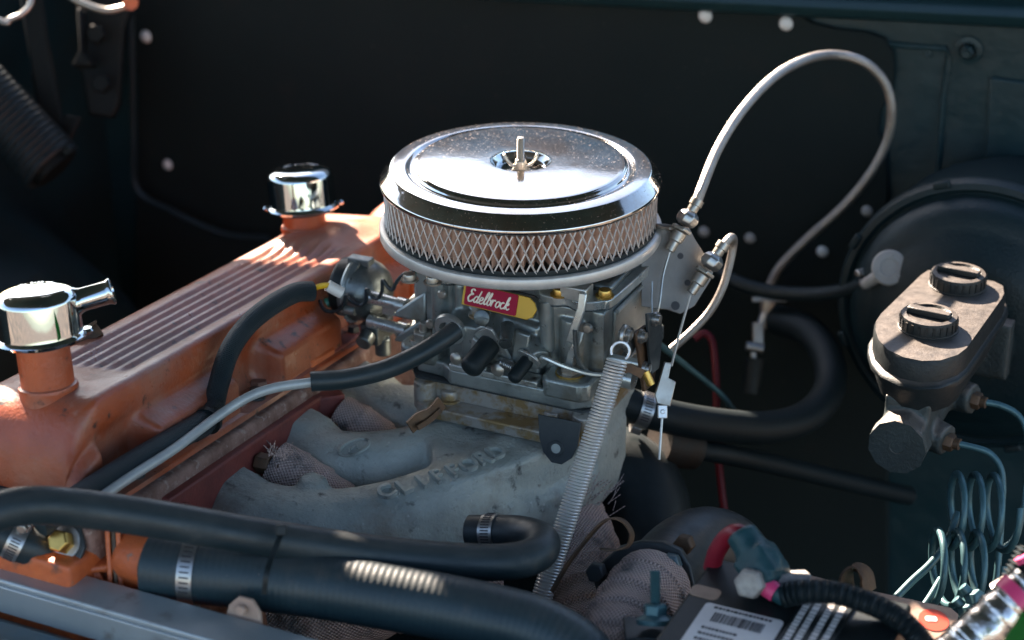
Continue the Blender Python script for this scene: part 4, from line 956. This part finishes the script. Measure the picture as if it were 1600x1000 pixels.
def loft(rings):
    k = len(rings[0]); m_ = MB(); m_.add([p for r in rings for p in r], [(j*k+i, j*k+(i+1)%k, (j+1)*k+(i+1)%k, (j+1)*k+i) for j in range(len(rings)-1) for i in range(k)] + [tuple(range(k))[::-1], tuple((len(rings)-1)*k+i for i in range(k))]); return m_
rs = build('reservoir', loft([ring(.60,.815),ring(.84,.822),ring(.93,.836),ring(.97,.850),ring(1.06,.852),ring(1.07,.856),ring(1.05,.8585),ring(1.0,.860),ring(.995,.876),ring(.97,RT),ring(.5,RT+.0004)]), 'reservoir_black', mc, smooth=40)
for x, y in ((1450,512),(1496,446)):
    p = PZ(x, y, RT); q = frame(p, (0,0,1), rgt); r = .0262
    vs = []
    mb = MB().lathe([(r*1.06,-.001),(r*1.06,.0015),(r,.002),(r,.012),(r*.97,.0138),(r*.80,.0145),(r*.72,.0125),(r*.5,.0122),(0,.0122)], q, 36)
    for k_ in range(24):
        a = 2*math.pi*k_/24; c = Vector((math.cos(a)*r, math.sin(a)*r, .007)); mb.box((-.0012,-.0045,-.0003),(.0012,.0045,.0008), q @ frame(c, (math.cos(a),math.sin(a),0), (-math.sin(a),math.cos(a),0)))
    cp_ = build('reservoir_cap', mb, 'reservoir_black', mc)
    build('grip_bar', MB().box((-.0048,-r*.78,.012),(.0048,r*.78,.0185), q @ Matrix.Rotation(R(60),4,'Z')), 'reservoir_black', cp_, bevel=.0015)
bl = thing('brake_line', D(1490,930,1.72), 'teal grey steel brake line wound into two rows of coils below the master cylinder', 'brake line')
def bp(x, y, d): return D(x, y, d)
A0 = QA+Vector((.008,-.001,0)); A1 = QB+Vector((.008,-.001,0)); dA, dB = (A0-CAM).dot(fwd), (A1-CAM).dot(fwd)
build('tube', MB().tube(smooth_path([A0] + [bp(x,y,dA) for x,y in ((1522,699),(1546,708),(1562,728),(1567,756),(1565,800),(1562,850),(1557,905),(1550,935))],8), .0032, 12), 'brake_tube', bl, smooth=60)
build('tube', MB().tube(smooth_path([A1] + [bp(x,y,dB) for x,y in ((1565,634),(1590,648),(1603,672),(1606,710),(1603,760),(1596,810),(1584,842),(1568,856))],8), .0032, 12), 'brake_tube', bl, smooth=60)
def coil(cx, cy, d, rad, pitch, turns):                       # loops stand upright, seen nearly edge-on
    c = D(cx, cy, d); P = []
    for i in range(int(turns*28)+1):
        t = i/28; a = 2*math.pi*(t-.5)
        P.append(c + upv*(rad*math.cos(a)) + (rgt*-.09+fwd*.93)*(rad*math.sin(a)) + (rgt*.97-upv*.05)*(pitch*(t-.5)))
    return P
build('coil', MB().tube(coil(1496,798,1.79,.0335,.0170,3.3), .0033, 12), 'brake_tube', bl, smooth=60)
build('coil', MB().tube(coil(1466,887,1.76,.0330,.0178,3.3), .0033, 12), 'brake_tube', bl, smooth=60)
build('tube', MB().tube(smooth_path([D(1498,800,1.78), D(1480,845,1.775), D(1455,880,1.76), D(1425,908,1.75), D(1392,942,1.74), D(1370,965,1.73)],6), .0036, 12), 'brake_tube', bl, smooth=60)
build('tube', MB().tube(smooth_path([D(1470,905,1.76), D(1452,935,1.75), D(1430,965,1.74)],6), .0033, 12), 'brake_tube', bl, smooth=60)

# heater hose loop and wires in the dark
lh, P = hose('heater_return_hose', [D(930,610,1.93), D(975,630,1.94), D(1040,650,1.95), D(1120,664,1.98), D(1200,668,2.02), D(1262,650,2.06), D(1296,608,2.10), D(1292,555,2.14), D(1260,515,2.18), D(1215,500,2.22)], .0170, 'shaded_hose', 'thick black heater hose looping in the dark bay beside the booster', parts=True, n=26)
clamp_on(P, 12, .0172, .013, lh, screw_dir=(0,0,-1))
tag(build('red_wire', MB().tube(smooth_path([D(1085,530,2.1), D(1100,521,2.1), D(1113,535,2.1), D(1119,590,2.1), D(1120,660,2.1), D(1124,730,2.1), D(1132,800,2.1), D(1140,850,2.1)],6), .0040, 10), 'shaded_red_wire'), 'dull red wire hanging down in the dark bay behind the throttle cable', 'wire')
tag(build('brake_pipe', MB().tube(smooth_path([D(1020,530,2.0), D(1060,562,2.03), D(1120,610,2.06), D(1150,645,2.08)],6), .0030, 10), 'brake_tube'), 'thin teal pipe slanting through the dark bay behind the throttle cable', 'pipe')
st = thing('starter_cable', D(1060,690,1.95), 'black cable with a red ring end running off an old starter solenoid', 'cable')
build('solenoid', MB().cyl(D(1030,690,1.97), D(1085,700,1.99), .024, .022, 24), 'shaded_steel', st)
build('sleeve', MB().cyl(D(1126,708,2.0), D(1146,712,2.01), .009), 'shaded_red_wire', st)
build('lead', MB().tube(smooth_path([D(1080,700,1.98), D(1140,711,2.0), D(1220,728,2.06), D(1320,752,2.14), D(1420,775,2.22)],6), .0105, 14), 'shaded_hose', st)

# ------------------------------------------------------------------ exhaust
def wrapped(name, pts, r, label):
    P = smooth_path(pts, 22); mb = MB(); L = 0; rr = []
    for i in range(len(P)):
        if i: L += (P[i]-P[i-1]).length
        rr.append(r*(1+.07*(((L/.024) % 1)-.5)+.02*math.sin(L*310)))
    mb.tube(P, rr, 26); o = build(name, mb, 'wrap', smooth=70); return tag(o, label, 'exhaust pipe', 'wrapped exhaust pipes')
wrapped('exhaust_pipe', [D(1022,912,1.70), D(1003,938,1.675), D(980,975,1.65), D(962,1025,1.62), D(952,1090,1.60)], .0345, 'wrapped exhaust pipe bolted to the black flange beside the battery')
wrapped('exhaust_pipe', [D(830,745,1.95), D(862,785,1.93), D(888,830,1.90), D(908,880,1.87), D(922,950,1.83), D(930,1040,1.78)], .040, 'wrapped exhaust pipe passing behind the return spring')
wrapped('exhaust_pipe', [D(770,905,1.76), D(720,912,1.75), D(640,930,1.74), D(540,960,1.73), D(420,985,1.72)], .030, 'wrapped exhaust pipe hidden under the radiator hose')
pp = [(-.142,-.228,.775),(-.118,-.226,.765),(-.085,-.222,.745),(-.05,-.215,.715),(-.02,-.205,.66)]
wrapped('exhaust_pipe', pp, .024, 'wrapped exhaust pipe stub rising between the two long manifold runners')
pp = [(-.142,-.108,.768),(-.112,-.108,.757),(-.085,-.105,.735),(-.06,-.10,.70)]
wrapped('exhaust_pipe', pp, .021, 'wrapped exhaust pipe stub between the rear manifold runners')
fr = MB()
random.seed(3)
for i in range(26):
    b0 = D(432,712,1.685)+Vector((random.uniform(-.010,.010),random.uniform(-.006,.006),random.uniform(-.004,.002)))
    d_ = Vector((random.uniform(-.5,.9),random.uniform(-.3,.3),random.uniform(.6,1.2))).normalized()*random.uniform(.006,.014)
    fr.tube([b0, b0+d_*.6, b0+d_+Vector((random.uniform(-.003,.003),0,-.001))], .00035, 4)
for i in range(30):
    b0 = D(925,775,1.86)+rgt*random.uniform(-.02,.025)+upv*random.uniform(-.02,.015)
    d_ = (rgt*random.uniform(.2,1)+upv*random.uniform(.1,.9)).normalized()*random.uniform(.008,.022)
    fr.tube([b0, b0+d_*.5, b0+d_], .0004, 4)
o = build('wrap_fray', fr, 'wrap', kind='stuff'); o['label'] = 'loose frayed threads of exhaust wrap'; o['category'] = 'threads'
fl_ = thing('exhaust_flange', D(1040,880,1.71), 'black steel exhaust flange with rounded corners and a hex bolt', 'flange')
q = frame(D(1020,905,1.700), (-fwd-rgt*.40-upv*.15), rgt)
qi = q.inverted()
pl = []
for x, y in ((925,905),(938,880),(965,856),(1000,846),(1035,848),(1062,860),(1078,885),(1086,920),(1092,960),(1080,1000),(1000,1010),(950,980)):
    r_ = ray(x,y); nn = q.col[2].to_3d(); t_ = (q.col[3].to_3d()-CAM).dot(nn)/r_.dot(nn); v = qi @ (CAM+r_*t_); pl.append((v.x, v.y))
build('plate', MB().prism(pl, -.010, 0, q), 'black_steel', fl_, bevel=.0018)
p = D(1049,880,1.685); build('flange_bolt', MB().hexa(p-q.col[2].to_3d()*.004, q.col[2].to_3d(), .0092, .010), 'rad_teal', fl_, bevel=.0008)
p = D(1070,850,1.72); build('flange_bolt', MB().hexa(p-q.col[2].to_3d()*.004, q.col[2].to_3d(), .0092, .012), 'rust_steel', fl_, bevel=.0008)
p = D(935,892,1.70); build('flange_bolt', MB().hexa(p, q.col[2].to_3d(), .0092, .010), 'black_steel', fl_, bevel=.0008)
build('elbow', MB().tube(smooth_path([D(1030,905,1.74), D(1060,870,1.78), D(1100,850,1.81), D(1140,862,1.83), D(1160,905,1.84), D(1165,960,1.84)],8), .034, 28), 'black_steel', fl_, smooth=60)
tag(build('air_duct', MB().tube(smooth_path([D(900,720,2.0), D(960,735,1.98), D(1000,770,1.97), D(1010,830,1.96), D(1000,900,1.95)],8), .045, 26), 'rubber', smooth=60), 'dark round duct deep in the bay behind the wrapped exhaust', 'duct')
# dipstick with its curled handle
P = smooth_path([D(862,925,1.665), D(885,885,1.67), D(915,845,1.675), D(940,818,1.68), D(958,810,1.682), D(976,816,1.682), D(987,834,1.68), D(981,852,1.675), D(962,859,1.67), D(938,858,1.668)], 7)
tag(build('dipstick', MB().ribbon(P, (fwd+rgt*.5), .0085, .0016), 'rust_steel', bevel=.0003), 'brown flat metal dipstick with a curled loop handle beside the spring', 'dipstick')

# ------------------------------------------------------------------ battery
BZ = .80; pbl = PZ(1118,872,BZ); BW = PZ(1392,1000,BZ).x-pbl.x
bt = thing('battery', Vector((pbl.x+BW/2,pbl.y-.09,BZ-.2)), 'black car battery with a white barcode label on its top', 'battery')
build('case', MB().box((pbl.x,pbl.y-.19,BZ-.2),(pbl.x+BW,pbl.y,BZ-.012)), 'plastic_black', bt, bevel=.004)
build('lid', MB().box((pbl.x-.003,pbl.y-.19,BZ-.014),(pbl.x+BW+.002,pbl.y+.002,BZ)), 'plastic_black', bt, bevel=.003)
pq = PZ(1150,975,BZ)
lq = frame(Vector((PZ(1108,943,BZ).x+.030, PZ(1108,943,BZ).y-.038, BZ+.0002)), (0,0,1), (1,0,0))
la = build('label', MB().prism(rrect(.064,.076,.004), 0, .0008, lq), 'label_white', bt, label='white label printed with a barcode')
bc = MB(); x = -.021; random.seed(5)
while x < .021:
    ww = random.choice((.0006,.0009,.0014)); bc.box((x,.014,.0008),(x+ww,.027,.0011), lq); x += ww+random.choice((.0006,.0009,.0013))
build('barcode', bc, 'ink', la, kind='stuff')
tx = MB()
for j, yy in enumerate((.0335,.004,-.004,-.012,-.02)):
    x = -.024
    while x < (.004 if j else .022): ww = random.uniform(.0012,.0032); tx.box((x,yy-.0014,.0008),(x+ww,yy+.0014,.0011), lq); x += ww+.0009
build('fine_print', tx, 'ink', la, kind='stuff')
# second printed strip
sq = frame(Vector((PZ(1285,960,BZ).x, PZ(1285,960,BZ).y-.02, BZ+.0015)), (0,0,1), (0,1,0))
s2 = build('print_strip', MB().prism(rrect(.10,.040,.003), -.0013, .0012, sq), 'plastic_black', bt, bevel=.0006)
tx = MB(); random.seed(9)
for yy in (-.013,-.004,.006,.014):
    x = -.045
    while x < .045: ww = random.uniform(.002,.006); tx.box((x,yy-.0025,.0012),(x+ww,yy+.0025,.0015), sq); x += ww+.0015
build('worn_lettering', tx, 'label_white', s2, kind='stuff')
build('edge_wear', MB().prism(rrect(.024,.016,.005), 0, .0007, frame(Vector((pbl.x+.010,pbl.y-.052,BZ+.0001)),(0,0,1),(1,0,0))), 'card_tan', bt)
# terminal: lead post, blue boot, pink sleeve, red cable and corrugated loom
tm = thing('battery_terminal', D(1175,912,1.58), 'blue booted battery terminal clamp with a red cable and pink sleeve', 'terminal')
mb = MB(); a = D(1156,830,1.585); b = D(1196,892,1.572); u = (b-a).normalized(); M = frame(a, u, upv)
mb.lathe([(0,0),(.0115,0),(.0135,.003),(.0130,.012),(.0150,.018),(.0165,.036),(.014,.044),(0,.044)], M, 20)
mb.box((-.015,-.013,.020),(.015,.015,.046), M); mb.box((-.010,-.019,.030),(.010,.018,.050), M); mb.cyl(D(1195,878,1.57), D(1200,876,1.56), .012, n=16)
build('boot', mb, 'blue_boot', tm, remesh=.0022, sm=4)
build('clamp', MB().box((-.006,-.016,-.012),(.006,.016,.014), frame(D(1235,905,1.58), rgt, upv)), 'lead', tm, bevel=.001)
p = D(1176,910,1.56); build('post_bolt', MB().hexa(p, -fwd-rgt*.5, .0125, .012), 'lead', tm, bevel=.0012)
build('sleeve', MB().cyl(D(1190,911,1.562), D(1213,927,1.556), .0082, .0078, 20), 'pink_tape', tm)
build('ring_end', MB().cyl(D(1211,925,1.557), D(1226,931,1.555), .0074, .0085, 18), 'blue_boot', tm)
build('red_cable', MB().tube(smooth_path([D(1112,888,1.62), D(1120,862,1.61), D(1135,840,1.60), D(1152,832,1.59), D(1170,842,1.587)],7), .0073, 16), 'wire_red', tm, smooth=60)
cp2 = smooth_path([D(1222,931,1.556), D(1255,925,1.55), D(1300,926,1.545), D(1345,938,1.54), D(1390,958,1.535), D(1428,988,1.53), D(1458,1030,1.525)], 40)
rr = [.0092+.0009*math.sin(i*1.9) for i in range(len(cp2))]
build('corrugated_loom', MB().tube(cp2, rr, 16), 'loom_black', tm, smooth=60)
# hold-down stud with flange nut
hs = thing('hold_down_stud', D(1025,985,1.58), 'threaded hold down stud with a blue grey nut beside the battery', 'stud')
pr = [(0,0)]; z = 0; L = .032
while z < L: pr += [(.0044,z),(.0037,z+.0006)]; z += .0012
pr.append((0,L)); a = D(1024,955,1.57)
build('stud', MB().lathe(pr, frame(a, upv*.98+fwd*.1), 16), 'brake_tube', hs, smooth=15)
build('nut', MB().lathe([(.015,-.010),(.0155,-.006),(.010,-.003),(.0085,-.002)], frame(a, upv*.98), 24).hexa(a-upv*.004, upv, .0098, .010), 'brake_tube', hs, bevel=.0006)
build('tab', MB().box((-.028,-.016,-.003),(.030,.016,.003), frame(D(1030,985,1.585), upv*.9-fwd*.4, rgt)), 'black_steel', hs, bevel=.001)
# tan hold-down plate with red sticker, curled strap
hp_ = thing('hold_down_plate', D(1400,950,1.66), 'tan battery cover plate with a round red sticker', 'plate')
q = frame(D(1390,945,1.655), (upv*.80-fwd*.6+rgt*.05), rgt); qi = q.inverted()
def onp(x, y):
    r_ = ray(x,y); nn = q.col[2].to_3d(); t_ = (q.col[3].to_3d()-CAM).dot(nn)/r_.dot(nn); return qi @ (CAM+r_*t_)
pl = [(1225,897),(1262,900),(1360,925),(1485,952),(1497,962),(1492,1000),(1470,1040),(1330,1040),(1300,960)]
build('plate', MB().prism([(onp(x,y).x, onp(x,y).y) for x,y in pl], -.002, .002, q), 'card_tan', hp_, bevel=.0008)
c = onp(1458,972); st_ = build('sticker', MB().lathe([(.0125,.002),(.0125,.0026),(0,.0026)], q @ Matrix.Translation((c.x,c.y,0)), 32), 'sticker_red', hp_)
build('sticker_centre', MB().prism(rrect(.010,.006,.002), .0026, .0030, q @ Matrix.Translation((c.x-.002,c.y+.001,0)), ), 'label_white', st_)
build('strap_curl', MB().ribbon(smooth_path([D(1328,935,1.66), D(1322,905,1.66), D(1334,888,1.66), D(1352,898,1.66), D(1358,925,1.66)],6), (fwd+rgt*.6), .030, .002), 'rust_steel', hp_)
# fittings and foil hose at the corner
ft = thing('line_fitting', D(1520,950,1.70), 'pair of small teal brass line fittings below the brake coils', 'fitting')
for x, y in ((1518,938),(1507,958)):
    a = D(x,y,1.70); build('nut', MB().hexa(a, rgt*.6+upv*.3-fwd, .0085, .012).cyl(a+upv*.004, a+upv*.012-rgt*.008, .0045), 'brake_tube', ft, bevel=.0006)
a, b = D(1480,1035,1.50), D(1612,915,1.50); P = [a.lerp(b, i/60) for i in range(61)]; random.seed(11)
rr = [.0185*(1+.025*math.sin(i*.55)+random.uniform(-.02,.02)) for i in range(61)]
fo = thing('foil_hose', a, 'crinkled silver foil hose with pink tape beside the green wing', 'hose')
build('foil', MB().tube(P, rr, 20), 'foil', fo, smooth=30)
build('tape', MB().cyl(D(1582,942,1.497), D(1598,928,1.497), .0195, n=20), 'pink_tape', fo)
build('bellows', MB().tube([D(1576,930,1.55).lerp(D(1612,860,1.55), i/40) for i in range(41)], [.011+.0018*math.sin(i*1.57) for i in range(41)], 14), 'loom_black', fo, smooth=60)
build('cap', MB().lathe([(.014,0),(.014,.018),(0,.020)], frame(D(1562,935,1.60), rgt*.7+upv*.5-fwd*.2), 24), 'zinc', fo)
build('knob', MB().cyl(D(1597,868,1.54), D(1602,876,1.54), .007), 'pink_tape', fo)
gw = MB(); gq = [D(1545,1030,1.36), D(1625,905,1.36), D(1700,960,1.20), D(1620,1085,1.20)]
gn = Vector((.2,.3,-.06))
gw.add(gq + [p+Vector((.02,.02,-.06)) for p in gq], [(0,1,2,3),(7,6,5,4),(0,4,5,1),(1,5,6,2),(2,6,7,3),(3,7,4,0)])
tag(build('front_wing', gw, 'green_paint', bevel=.006), 'bright green painted wing edge beside the foil hose', 'body panel')
